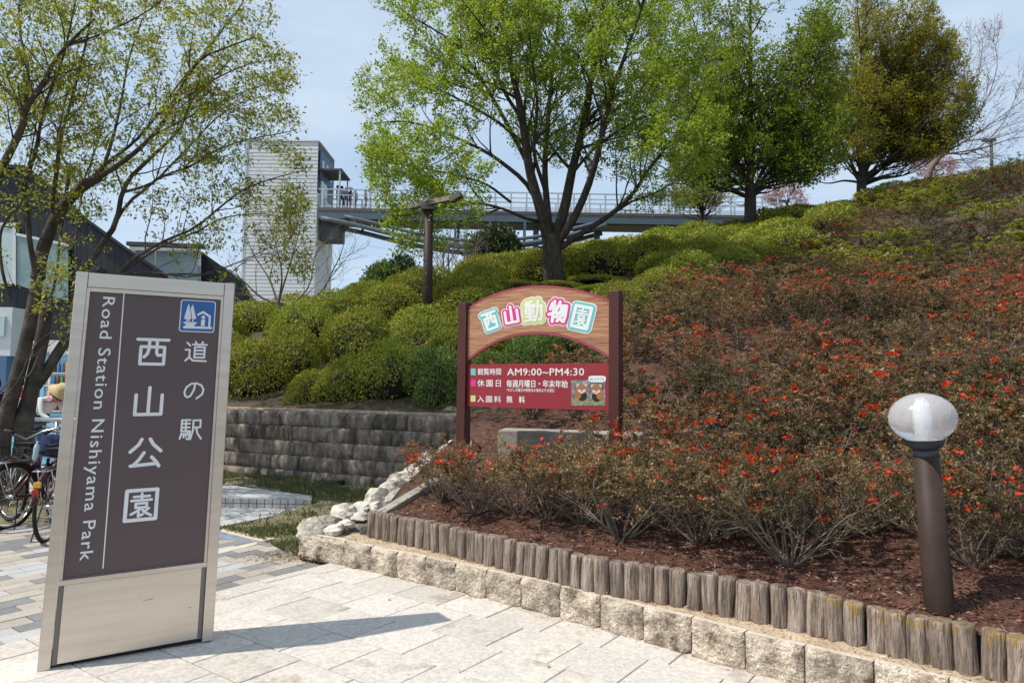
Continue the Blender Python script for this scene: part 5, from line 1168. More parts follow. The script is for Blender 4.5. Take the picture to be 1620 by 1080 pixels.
# --- maple on the left
def M_(px, r0, r1, Y0=9.0, dy=0., lv=0, n=18): return (limb3(px, Y0, Y0+dy, n), r0, r1, lv)
lm2 = [M_([(0, 800), (2, 720), (10, 660), (26, 600), (40, 545), (51, 490), (60, 440)], .105, .066, 9, .1, -1), M_([(30, 790), (36, 700), (45, 640), (57, 580), (68, 530), (73, 490)], .105, .072, 9.1, .2, -1),
 M_([(24, 690), (44, 630), (72, 590), (95, 552), (118, 520), (140, 470), (162, 425)], .075, .06, 9.1, .6, -1, 14),
 M_([(60, 440), (66, 400), (86, 350), (106, 320), (133, 294), (158, 280)], .085, .06, 9.1, .2, -1),
 M_([(158, 280), (204, 249), (240, 216), (265, 183), (285, 139), (318, 94), (352, 78), (400, 60)], .045, .010, 9.3, -.9),
 M_([(158, 281), (175, 230), (190, 170), (204, 94), (225, 30)], .035, .010, 9.3, .8),
 M_([(133, 294), (165, 262), (215, 222), (250, 180), (285, 130), (330, 75), (370, 20)], .035, .008, 9.3, .9),
 M_([(88, 346), (83, 318), (90, 270), (96, 220), (118, 140), (140, 50), (150, -30)], .045, .012, 9.2, -.8),
 M_([(104, 316), (107, 265), (97, 245), (95, 200), (110, 120), (105, 30)], .03, .008, 9.2, .9),
 M_([(57, 438), (47, 380), (42, 325), (36, 300)], .045, .03, 9.0, -.3), M_([(36, 300), (56, 240), (70, 170), (100, 90), (120, 0)], .035, .010, 8.8, -.9),
 M_([(-20, 330), (0, 273), (16, 240), (37, 196), (42, 170), (70, 130), (84, 100), (108, 70), (150, 30)], .075, .016, 8.6, -.9),
 M_([(38, 196), (30, 163), (0, 134), (-40, 100)], .05, .015, 8.5, -.3), M_([(40, 175), (44, 110), (30, 40), (35, -40)], .035, .010, 8.5, .4),
 M_([(16, 471), (4, 430), (0, 376), (12, 345), (36, 318), (46, 260), (60, 180)], .028, .008, 8.8, -.4),
 M_([(138, 424), (160, 388), (183, 354), (192, 310), (206, 281), (230, 258), (253, 236), (285, 204), (301, 163), (326, 134), (365, 95)], .055, .009, 9.6, -.6),
 M_([(150, 410), (196, 330), (228, 301), (253, 281), (306, 261), (338, 240), (387, 222), (440, 212), (470, 205)], .032, .005, 9.6, -.9),
 M_([(192, 305), (240, 290), (270, 262), (306, 225), (345, 185), (390, 160), (435, 150)], .028, .005, 9.6, .8),
 M_([(175, 445), (205, 415), (228, 399), (265, 379), (310, 359), (355, 322), (391, 297), (440, 280), (480, 270)], .036, .005, 9.5, -1.0),
 M_([(195, 430), (253, 391), (310, 367), (350, 346), (407, 338), (455, 345)], .024, .004, 9.5, -.6),
 M_([(110, 500), (180, 440), (250, 432), (300, 438), (350, 425), (400, 405), (440, 385), (475, 380)], .024, .004, 9.6, .5),
 M_([(330, 470), (379, 420), (428, 399), (465, 400)], .012, .003, 9.8, .2),
 M_([(250, 180), (300, 150), (350, 120), (400, 100), (445, 95)], .022, .004, 9.4, -.8), M_([(240, 216), (290, 190), (340, 165), (400, 140), (455, 125)], .022, .004, 9.3, .9),
 M_([(106, 73), (170, 50), (230, 20), (280, -20)], .022, .006, 8.4, 1.0), M_([(318, 94), (350, 50), (380, 10), (400, -30)], .018, .005, 9.0, .6),
 M_([(61, 563), (45, 594), (20, 600), (0, 618)], .012, .008, 9.0, -.6), M_([(0, 640), (30, 600), (50, 555), (75, 530), (118, 515)], .013, .006, 8.3, .4), M_([(45, 500), (75, 480), (100, 470), (125, 462)], .016, .005, 8.5, -.3),
 M_([(60, 470), (30, 455), (10, 450), (-20, 455)], .016, .005, 8.8, -.4), M_([(73, 500), (90, 430), (94, 380), (105, 330), (130, 290), (150, 240), (165, 190)], .026, .008, 9.2, .5),
 M_([(118, 480), (125, 440), (120, 400), (125, 330), (145, 260), (150, 200)], .02, .006, 9.6, .4)]
prM = dict(max=3, dens=[4.0, 5.5, 6.5, 0], tmin=[.25, .1, .1, 0], ang=[38, 44, 48, 0], len=[.95, .48, .24, 0], pts=[6, 4, 3, 3], wob=.13, up=[.05, -.01, -.02, 0], sides=[8, 4, 3, 3], rmin=.002, rmax=[.012, .005, .003, .002], flat=.6)
clipM = inpx([(-300, -300), (-300, 560), (0, 545), (150, 540), (200, 470), (330, 480), (420, 520), (500, 450), (495, 360), (490, 270), (485, 190), (455, 160), (475, 110), (450, 60), (420, -20), (400, -300)])
tree('maple_tree', 'multi-stemmed maple with sparse yellow green young leaves spreading over the park sign', gp(12, 800), lm2, prM, (105, .054, .5, MT['lf_maple'], .045, dict(droop=.5, flatn=.5)), MT['bark2'], 12, clipM)
# ------------------------------------------------------------------ elevator tower
YW = 48.0
def TWp(px, py, Y=YW): return at(px, py, Y)
ta, tb_ = TWp(391, 222), TWp(504, 222); tx0, tx1, tz = ta.x, tb_.x, (ta.z+tb_.z)/2; TD = 4.2
tower = empty('elevator_tower', (tx0, YW, 0), 0, 'tall pale grey elevator tower clad in horizontal boards at the end of the footbridge', 'tower')
mb = MB(); mb.box(((tx0+tx1)/2, YW+TD/2+.04, tz/2-.1), (tx1-tx0-.1, TD-.1, tz-.2)); mb.build('core_wall', MT['undersh'], tower, True)
ch_ = .262; nb = int((tz+1)/ch_)
bd = MB(); wv_ = tx1-tx0
bd.add([(0, 0, 0), (wv_, 0, 0), (wv_, -.022, .0), (0, -.022, .0), (0, -.010, ch_-.022), (wv_, -.010, ch_-.022)], [(0, 1, 2, 3), (3, 2, 5, 4)]); bme = bd.mesh('cladding_board'); bme.materials.append(MT['siding'])
for i in range(nb): o = link('cladding_board', bme, tower); o.location = (0, 0, tz-(i+1)*ch_-.1)
mb = MB(); mb.box(((tx0+tx1)/2, YW+TD/2, tz-.04), (wv_+.14, TD+.14, .1)); mb.box((tx0-.02, YW-.03, tz/2), (.12, .08, tz)); mb.build('trim', MT['siding'], tower, True)
mb = MB(); mb.box((tx1+.02, YW+TD/2, tz-1.9), (.06, TD, 3.5)); mb.build('side_cladding', MT['darkclad'], tower, True)
mb = MB(); mb.box((tx1+.02, YW+TD/2, tz/2-1.8), (.06, TD, tz-3.6)); mb.build('side_wall', MT['siding'], tower, True)
mb = MB(); mb.box((tx1+.10, YW+TD*.45, tz-1.6), (.05, TD*.8, 2.0)); sb = mb.build('name_panel', MT['bluewall'], tower, True)
for k in range(3): mb = MB(); mb.box((tx1+.14, YW+.9+k*1.05, tz-1.6), (.02, .55, .9)); mb.build('panel_plate', MT['siding'], tower, True)
dz = at(560, 329, YW).z
mb = MB(); mb.box((tx1+.8, YW+1.4, dz+2.75), (1.7, 2.6, .12)); mb.box((tx1+1.62, YW+.15, dz+2.6), (.08, .1, .34)); mb.build('canopy', MT['undersh'], tower, True)
for yy in (.2, 2.5): mb = MB(); mb.box((tx1+1.5, YW+yy, dz+1.35), (.1, .1, 2.7)); mb.build('canopy_post', MT['paintlight'], tower, True)
mb = MB(); mb.box((tx1+.08, YW+1.4, dz+1.1), (.06, 1.6, 2.1)); mb.build('lift_door', MT['paleglass'], tower, True)
mb = MB(); mb.box((tx1+.7, YW+1.4, dz-1.3), (1.5, 1.8, 1.6)); mb.build('bracket', MT['undersh'], tower, True)
# ------------------------------------------------------------------ footbridge
BW = 2.6; bx0 = tx1+.1; bx1 = at(1235, 340, YW).x
br = empty('footbridge', (bx0, YW, 0), 0, 'blue grey steel footbridge with railings from the elevator tower to the hillside', 'footbridge')
zr = lambda x: dz+(x-bx0)*(at(1200, 341, YW).z-dz)/(at(1200, 341, YW).x-bx0)
def bbeam(name, x0, x1, y, z0, wd, ht, m): mb = MB(); mb.beam((x0, y, zr(x0)+z0), (x1, y, zr(x1)+z0), wd, ht); return mb.build(name, m, br, True)
bbeam('deck', bx0, bx1, YW+BW/2, -.10, BW+.1, .2, MT['deckbrown'])
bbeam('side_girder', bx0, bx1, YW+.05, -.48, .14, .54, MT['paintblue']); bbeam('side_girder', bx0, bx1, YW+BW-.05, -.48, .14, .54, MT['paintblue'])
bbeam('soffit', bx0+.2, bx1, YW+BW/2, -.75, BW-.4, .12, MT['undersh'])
for y in (YW, YW+BW):
    bbeam('top_rail', bx0, bx1, y, 1.30, .08, .08, MT['paintlight']); bbeam('mid_rail', bx0, bx1, y, .92, .05, .05, MT['paintlight']); bbeam('low_rail', bx0, bx1, y, .12, .05, .05, MT['paintlight'])
    pm = MB().box((0, 0, .66), (.11, .10, 1.32)).mesh('rail_post'); pm.materials.append(MT['paintlight'])
    x = bx0+.3
    while x < bx1: o = link('rail_post', pm, br); o.location = (x-bx0, y-YW, zr(x)); x += 1.09
    mb = MB(); x = bx0+.2
    while x < bx1: mb.box((x, y, zr(x)+.53), (.010, .010, .8)); x += .135
    tag(mb.build('balusters', MT['paintlight'], br, True), kind='stuff')
arc = [(508, 345), (560, 355), (620, 370), (690, 384), (760, 390), (840, 384), (900, 372), (960, 356)]
arc2 = [(545, 342), (610, 357), (680, 374), (750, 381), (830, 377), (890, 366), (945, 352)]
for y in (0, BW):
    P = smoothline(np.array([tuple(at(a, b, YW)) for a, b in arc]), 24); P[:, 1] += y; mb = MB(); mb.tube(P, .17, 6); mb.build('lower_chord', MT['paintblue'], br, True)
    P = smoothline(np.array([tuple(at(a, b, YW)) for a, b in arc2]), 24); P[:, 1] += y; mb = MB(); mb.tube(P, .13, 6); mb.build('upper_chord', MT['paintblue'], br, True)
    for px in (561, 612, 665, 720, 775, 830, 885):
        yb = np.interp(px, [a for a, b in arc], [b for a, b in arc]); p = at(px, yb, YW); mb = MB(); mb.beam((p.x, YW+y, p.z-.1), (p.x, YW+y, zr(p.x)-.7), .16, .16); mb.build('hanger', MT['paintblue'], br, True)
for px in (945, 848): p = at(px, 380, YW+1); mb = MB(); mb.box((p.x, YW+1.3, (p.z+zr(p.x))/2-1.5), (.4, .4, zr(p.x)-p.z+2.6)); mb.build('pier', MT['paintblue'], br, True)
# ------------------------------------------------------------------ people
def person(name, label, loc, rz, h, col, pose, hair='hair', group=None, hat=None):
    """joints in metres for 1.7 m, x right, y forward(-y faces), z up"""
    J = dict(pel=(0, 0, .93), sp=(0, .0, 1.12), ch=(0, .0, 1.32), nk=(0, 0, 1.46), hd=(0, -.02, 1.56), tp=(0, -.02, 1.68), ls=(-.17, 0, 1.40), rs=(.17, 0, 1.40), le=(-.22, .02, 1.14), re=(.22, .02, 1.14), lw=(-.22, -.06, .90), rw=(.22, -.06, .90),
             lhd=(-.22, -.09, .80), rhd=(.22, -.09, .80), lh=(-.09, 0, .90), rh=(.09, 0, .90), lk=(-.10, -.02, .50), rk=(.10, -.02, .50), la=(-.10, .03, .09), ra=(.10, .03, .09), lt=(-.11, -.13, .04), rt=(.11, -.13, .04))
    J.update(pose); names = list(J); k = h/1.7
    E = [('pel', 'sp'), ('sp', 'ch'), ('ch', 'nk'), ('nk', 'hd'), ('hd', 'tp'), ('ch', 'ls'), ('ch', 'rs'), ('ls', 'le'), ('rs', 're'), ('le', 'lw'), ('re', 'rw'), ('lw', 'lhd'), ('rw', 'rhd'), ('pel', 'lh'), ('pel', 'rh'), ('lh', 'lk'), ('rh', 'rk'), ('lk', 'la'), ('rk', 'ra'), ('la', 'lt'), ('ra', 'rt')]
    Rd = dict(pel=.13, sp=.115, ch=.13, nk=.055, hd=.095, tp=.075, ls=.065, rs=.065, le=.042, re=.042, lw=.03, rw=.03, lhd=.035, rhd=.035, lh=.095, rh=.095, lk=.062, rk=.062, la=.042, ra=.042, lt=.04, rt=.04)
    # fingers
    J2 = dict(J); E2 = list(E); R2 = dict(Rd)
    for sd in 'lr':
        w0, h0 = Vector(J[sd+'w']), Vector(J[sd+'hd']); d = (h0-w0).normalized(); sx = d.cross(Vector((0, 1, .1))).normalized()
        for f in range(5):
            q = h0+d*(.06+.012*(2-abs(f-2)))+sx*(f-2)*.018 if f else h0+sx*-.05+d*.02
            J2[sd+'f%d' % f] = tuple(q); E2.append((sd+'hd', sd+'f%d' % f)); R2[sd+'f%d' % f] = .009
    names = list(J2); me = bpy.data.meshes.new('b'); me.from_pydata([Vector(J2[n])*k for n in names], [(names.index(a), names.index(b)) for a, b in E2], [])
    ob = bpy.data.objects.new('b', me); COL.objects.link(ob); ob.modifiers.new('s', 'SKIN'); ob.modifiers.new('u', 'SUBSURF').levels = 1
    for i, n in enumerate(names): v = me.skin_vertices[0].data[i]; v.radius = (R2[n]*k*(1.15 if n in('ch', 'sp', 'pel') else 1), R2[n]*k*(.85 if n in('ch', 'sp', 'pel') else 1)); v.use_root = (n == 'pel')
    dg = bpy.context.evaluated_depsgraph_get(); dg.update(); bm = bpy.data.meshes.new_from_object(ob.evaluated_get(dg)); bpy.data.objects.remove(ob); bpy.data.meshes.remove(me)
    root = empty(name, loc, rz, label, 'person', group)
    grp = {'pel': 1, 'sp': 0, 'ch': 0, 'nk': 2, 'hd': 2, 'tp': 2, 'ls': 0, 'rs': 0, 'le': 0, 're': 0, 'lw': 2, 'rw': 2, 'lhd': 2, 'rhd': 2, 'lh': 1, 'rh': 1, 'lk': 1, 'rk': 1, 'la': 1, 'ra': 1, 'lt': 3, 'rt': 3}
    jn = [n for n in J]; JP = np.array([J[n] for n in jn])*k
    mi = []
    for p in bm.polygons:
        d = np.linalg.norm(JP-np.array(p.center[:]), axis=1); mi.append(grp[jn[int(d.argmin())]])
    bm.materials.clear()
    for m in (col[0], col[1], MT['skin'], col[2]): bm.materials.append(m)
    bm.polygons.foreach_set('material_index', mi); bm.polygons.foreach_set('use_smooth', [True]*len(mi)); bm.name = 'body'
    link('body', bm, root)
    hd = Vector(J['hd'])*k; tp = Vector(J['tp'])*k; ax_ = (tp-hd).normalized(); q = ax_.to_track_quat('Z', 'Y').to_matrix()
    mb = MB(); prof = [(.108*k, -.03*k), (.118*k, .03*k), (.108*k, .09*k), (.075*k, .14*k), (.01, .165*k)]; mb.lathe(prof, hd+Vector((0, .022*k, 0)), 14, rot=q); mb.build('hair', MT[hair] if hair in MT else MT['hair'], root)
    # face features
    mb = MB(); fy = -.098*k
    for sx in(-.032, .032): mb.box(hd+Vector((sx*k, fy, .02*k)), (.022*k, .01*k, .010*k))
    tag(mb.build('eyes', MT['black'], root), kind='stuff'); mb = MB(); mb.box(hd+Vector((0, fy-.008*k, -.005*k)), (.02*k, .03*k, .035*k)); mb.build('nose', MT['skin'], root)
    if hat:
        mb = MB(); mb.lathe([(.21*k, .035*k), (.20*k, .045*k), (.135*k, .07*k), (.125*k, .12*k), (.10*k, .17*k), (.02*k, .185*k)], hd+ax_*.01, 22, rot=q); mb.build('hat', hat, root)
    return root
cl = {n: flat('cloth_'+n, c, .85) for n, c in dict(darkblue=(.02, .03, .07), black=(.012, .012, .014), grey=(.22, .24, .28), paleblue=(.32, .36, .45), white=(.72, .72, .72), red=(.25, .03, .04), khaki=(.16, .14, .10), pinkish=(.45, .32, .33), jeans=(.09, .17, .29), maroon=(.14, .03, .04), denim=(.025, .035, .09)).items()}
def bp(px, Y=YW+.7): p = at(px, 326, Y); return (p.x, Y, zr(p.x)+.0)
walk = dict(lk=(-.10, -.12, .50), la=(-.10, -.10, .09), lt=(-.10, -.25, .06), rk=(.10, .02, .52), ra=(.10, .25, .13), rt=(.11, .12, .05))
bk_ = dict(re=(.20, .05, 1.16), rw=(.12, -.18, 1.16), rhd=(.08, -.25, 1.2))
fold_ = dict(re=(.22, -.02, 1.14), le=(-.22, -.02, 1.14), rw=(.05, -.2, 1.12), lw=(-.05, -.2, 1.10), rhd=(-.03, -.22, 1.14), lhd=(.03, -.22, 1.10))
for px, h, c, ps, rz, lb, hat in [(534, 1.78, ('darkblue', 'black'), fold_, 1.5, 'person in dark jacket standing nearest the lift door on the footbridge', None), (540, 1.74, ('paleblue', 'black'), bk_, .6, 'person in pale grey top second from the lift door', None),
        (547, 1.62, ('grey', 'darkblue'), {}, 3.4, 'person in grey shirt third from the lift door', None), (554, 1.66, ('black', 'maroon'), fold_, 2.0, 'person with white hat and dark red trousers on the footbridge', 'white'), (561, 1.52, ('khaki', 'khaki'), bk_, 3.9, 'person in dark khaki coat at the right of the cluster of people', None),
        (578, 1.55, ('pinkish', 'black'), walk, 1.3, 'person in pale pinkish top walking behind the small one in white', None), (585, 1.32, ('white', 'black'), walk, 1.4, 'small person in a white top rightmost on the footbridge', None)]:
    person('person', lb, bp(px), rz, h, (cl[c[0]], cl[c[1]], cl['black']), ps, 'hair', 'people on the footbridge', MT['white'] if hat else None)
# woman with the straw hat bending at the vending machine
wy = 11.6; wpz = at(53, 740, wy); gx = wpz.x
bend = dict(sp=(0, -.10, 1.08), ch=(0, -.27, 1.22), nk=(0, -.39, 1.30), hd=(0, -.47, 1.36), tp=(0, -.55, 1.45), ls=(-.17, -.27, 1.27), rs=(.17, -.27, 1.27), le=(-.21, -.36, 1.03), re=(.21, -.36, 1.03), lw=(-.17, -.56, .92), rw=(.17, -.54, .90), lhd=(-.15, -.65, .92), rhd=(.15, -.63, .90))
wm = person('person', 'person in straw hat, white blouse and blue jeans bending towards the vending machine', (gx, wy, 0.0), math.radians(75), 1.66, (cl['white'], cl['jeans'], cl['white']), bend, 'hair', None, MT['straw'])
mb = MB(); mb.lathe([(.165, .86), (.160, 1.0), (.150, 1.12), (.155, 1.18)], (0, -.06, 0), 16, sy=.85); mb.build('overall_bib', cl['denim'], wm)
mb = MB(); mb.lathe([(.10, 1.27), (.14, 1.23), (.15, 1.19), (.09, 1.17)], (0, -.30, .02), 14); mb.build('scarf', mat('pink_patterned_scarf', [(.45, .03, .10), (.7, .5, .5)], 30, .9, rmin=.45, rmax=.55), wm)
cy = at(-12, 620, 11.0)
person('person', 'dark haired person half cut off by the left picture edge', (cy.x, 11.0, 0.0), .8, 1.60, (cl['black'], cl['denim'], cl['black']), {}, 'hair')
chp = at(34, 740, 11.9); person('person', 'child in red and pink partly hidden behind the bicycle basket', (chp.x, 11.9, 0.), 1.8, 1.0, (cl['pinkish'], cl['pinkish'], cl['red']), {}, 'hair')
# ------------------------------------------------------------------ vending machines
VY = 13.0
def vending(label, px0, px1, zt, seed, Y=VY):
    x0, x1 = at(px0, 700, Y).x, at(px1, 700, Y).x; wd = x1-x0; r_ = random.Random(seed)
    t = empty('vending_machine', ((x0+x1)/2, Y, 0), 0, label, 'vending machine')
    fr = MB(); fr.box((0, .38, zt/2), (wd, .7, zt-.0)); fr.build('cabinet', MT['vmblue'], t)
    mb = MB(); 
    for sx in (-1, 1): mb.box((sx*(wd/2-.035), .01, zt/2+.05), (.07, .06, zt-.12))
    mb.box((0, .01, zt-.05), (wd-.142, .06, .1)); mb.box((0, .01, zt*.46), (wd-.142, .06, .05)); mb.box((0, .01, zt*.22), (wd-.142, .06, zt*.41)); tag(mb.build('door_frame', MT['vmblue'], t), kind='stuff')
    mb = MB(); mb.box((0, .022, zt*.72), (wd-.15, .012, zt*.48)); mb.build('display_back', MT['frame'], t)
    bcol = [flat('drink_%d' % i, c, .3) for i, c in enumerate([(.55, .06, .05), (.1, .4, .12), (.75, .7, .5), (.1, .25, .5), (.7, .35, .05), (.8, .8, .8), (.25, .1, .05)])] if 'drink_0' not in bpy.data.materials else [bpy.data.materials['drink_%d' % i] for i in range(7)]
    bm = MB().lathe([(.026, 0), (.028, .01), (.028, .12), (.014, .155), (.014, .175)], n=8).mesh('drink')
    bms = []
    for c in bcol: q = bm.copy(); q.materials.append(c); bms.append(q)
    for rw in range(4):
        z = zt*.50+rw*zt*.115
        mb = MB(); mb.box((0, -.01, z-.012), (wd-.16, .05, .02)); mb.build('shelf', MT['white'], t)
        n = int((wd-.2)/.075)
        for k in range(n): o = link('drink', r_.choice(bms), t); o.location = (-(n-1)/2*.075+k*.075, -.012, z)
    mb = MB(); mb.box((wd*.32, -.025, zt*.36), (.16, .02, .22)); mb.build('coin_panel', MT['frame'], t)
    mb = MB(); mb.box((-.05, -.025, zt*.12), (wd*.55, .02, .16)); mb.build('pickup_flap', MT['undersh'], t)
    return t
v1 = vending('light blue drink vending machine behind the person in the straw hat', 60, 122, 2.02, 1)
v2 = vending('light blue vending machine seen between the left maple trunks', 17, 57, 2.0, 2)
mb = MB(); sp1 = at(86, 548, VY); mb.box((sp1.x, VY+.1, 2.16), (.75, .3, .28)); o = mb.build('machine_topper', mat('printed_topper', [(.15, .15, .15), (.75, .74, .70)], 9, .6, rmin=.42, rmax=.5), v1, True)
mb = MB()
for k in range(14): a = 2*math.pi*k/14; mb.tube([(math.cos(a)*.07, 0, math.sin(a)*.09), (math.cos(a+.45)*.07, 0, math.sin(a+.45)*.09)], .016, 5)
p = at(97, 636, VY-.05); o = mb.build('price_sticker', MT['redplastic'], v1, False); o.location = p-v1.location
# pipe barrier
pr0, pr1 = at(36, 663, 10.3), at(108, 668, 10.3)
rl = empty('pipe_barrier', (pr0.x, 10.3, 0), 0, 'low silver pipe barrier between the bicycles and the vending machine', 'barrier')
mb = MB(); mb.tube([(pr0.x-.1, 10.3, pr0.z), (pr1.x+.9, 10.3, pr0.z)], .032, 12); mb.build('rail', MT['chrome'], rl, True)
for px in (36, 90): q = at(px, 668, 10.3); mb = MB(); mb.tube([(q.x, 10.3, 0), (q.x, 10.3, pr0.z-.025)], .026, 10); mb.build('post', MT['chrome'], rl, True)
# blue wall panel and light column at far left
p0_, p1_ = at(-60, 562, 14), at(11, 562, 14)
bw_ = empty('kiosk', (p0_.x, 14, 0), 0, 'kiosk wall with blue lower panel and white frame at the left edge', 'kiosk')
mb = MB(); mb.box(((p0_.x+p1_.x)/2, 14.3, p0_.z/2), (p1_.x-p0_.x, .6, p0_.z)); mb.build('blue_panel', MT['bluewall'], bw_, True)
q0, q1 = at(-60, 485, 14), at(19, 485, 14); mb = MB(); mb.box(((q0.x+q1.x)/2, 14.32, (q0.z+p0_.z)/2), (q1.x-q0.x, .6, q0.z-p0_.z)); mb.build('white_frame', MT['frame'], bw_, True)
mb = MB(); q0, q1 = at(-60, 500, 13.98), at(8, 500, 13.98); mb.box(((q0.x+q1.x)/2, 14.0, (at(0, 500, 14).z+at(0, 532, 14).z)/2), (q1.x-q0.x, .06, at(0, 500, 14).z-at(0, 532, 14).z)); mb.build('window', MT['paleglass'], bw_, True)
# ------------------------------------------------------------------ dark building with sloping roof
BY = 22.0
def bpoly(pts, Y, th, m, name, par): mb = MB(); mb.prism([at(x, y, Y) for x, y in pts], (-.62*th, th, 0)); return mb.build(name, m, par, True)
bl = empty('dark_building', (at(100, 600, BY).x, BY, 0), 0, 'dark navy clad building with long sloping roof behind the maple tree', 'building')
roof = [(-60, 262), (38, 266), (75, 292), (140, 352), (200, 396), (266, 440)]
xs = list(range(-60, 266, 11)); yr = lambda x: float(np.interp(x, [p[0] for p in roof], [p[1] for p in roof]))
for a in xs:
    b = min(a+10.6, 266)
    bpoly([(a, 640), (b, 640), (b, yr(b)+2), (a, yr(a)+2)], BY+.0, .1, MT['darkclad'], 'cladding_panel', bl)
bpoly([(-60, 640), (266, 640), (266, 446), (200, 400), (140, 356), (75, 296), (38, 270), (-60, 266)], BY+.12, 6, MT['darkclad'], 'wall', bl)
mb = MB()
for (a, b), (c, d) in zip(roof[:-1], roof[1:]):
    A_, B_ = at(a, b, BY-.25), at(c, d, BY-.25); mb.add([A_, B_, B_+Vector((-5.4, 6.6, 0)), A_+Vector((-5.4, 6.6, 0)), A_+Vector((0, 0, .10)), B_+Vector((0, 0, .10)), B_+Vector((-5.4, 6.6, .10)), A_+Vector((-5.4, 6.6, .10))], [(0, 1, 2, 3), (4, 7, 6, 5), (0, 4, 5, 1), (3, 2, 6, 7)])
mb.build('roof', MT['darkclad'], bl, True)
for pts, m, nm in [([(0, 358), (22, 362), (22, 448), (0, 446)], 'paleglass', 'pane'), ([(24, 372), (62, 380), (62, 462), (24, 449)], 'glass', 'pane'), ([(64, 380), (108, 390), (108, 476), (64, 463)], 'glass', 'pane'), ([(0, 486), (22, 486), (22, 540), (0, 540)], 'paleglass', 'pane')]:
    bpoly(pts, BY-.12, .1, MT[m], nm, bl)
for pts in [[(20, 352), (25, 353), (25, 452), (20, 452)], [(0, 352), (20, 352), (20, 358), (0, 357)], [(0, 446), (22, 448), (24, 452), (0, 451)], [(24, 368), (110, 386), (110, 390), (24, 372)]]: bpoly(pts, BY-.16, .13, MT['frame'], 'window_frame', bl)
b2 = empty('glass_pavilion', (at(260, 600, 26).x, 26, 0), 0, 'low pavilion with pale glazed wall behind the dark sloping roof', 'building')
bpoly([(205, 640), (318, 640), (318, 389), (205, 389)], 26.2, 5, MT['frame'], 'wall', b2)
for a, b in ((212, 245), (247, 313)): bpoly([(a, 432), (b, 432), (b, 396), (a, 396)], 26.0, .1, MT['paleglass'], 'pane', b2)
for a, b in ((212, 245), (247, 313)): bpoly([(a, 470), (b, 470), (b, 435), (a, 435)], 26.0, .1, MT['paleglass'], 'pane', b2)
mb = MB(); A_, B_ = at(203, 386, 25.8), at(321, 390, 25.8); mb.beam(A_, B_, .3, .14); mb.build('roof_edge', MT['undersh'], b2, True)
bpoly([(316, 640), (430, 640), (430, 520), (385, 445), (316, 396)], 26.5, 5, MT['darkclad'], 'dark_wing', b2)
b3 = empty('blue_building', (at(410, 600, 34).x, 34, 0), 0, 'small blue walled building low beside the foot of the tower', 'building')
bpoly([(360, 640), (438, 640), (436, 487), (360, 474)], 34, 5, MT['bluewall'], 'wall', b3); bpoly([(358, 474), (440, 487), (440, 482), (358, 468)], 33.8, 5.4, MT['undersh'], 'roof', b3)
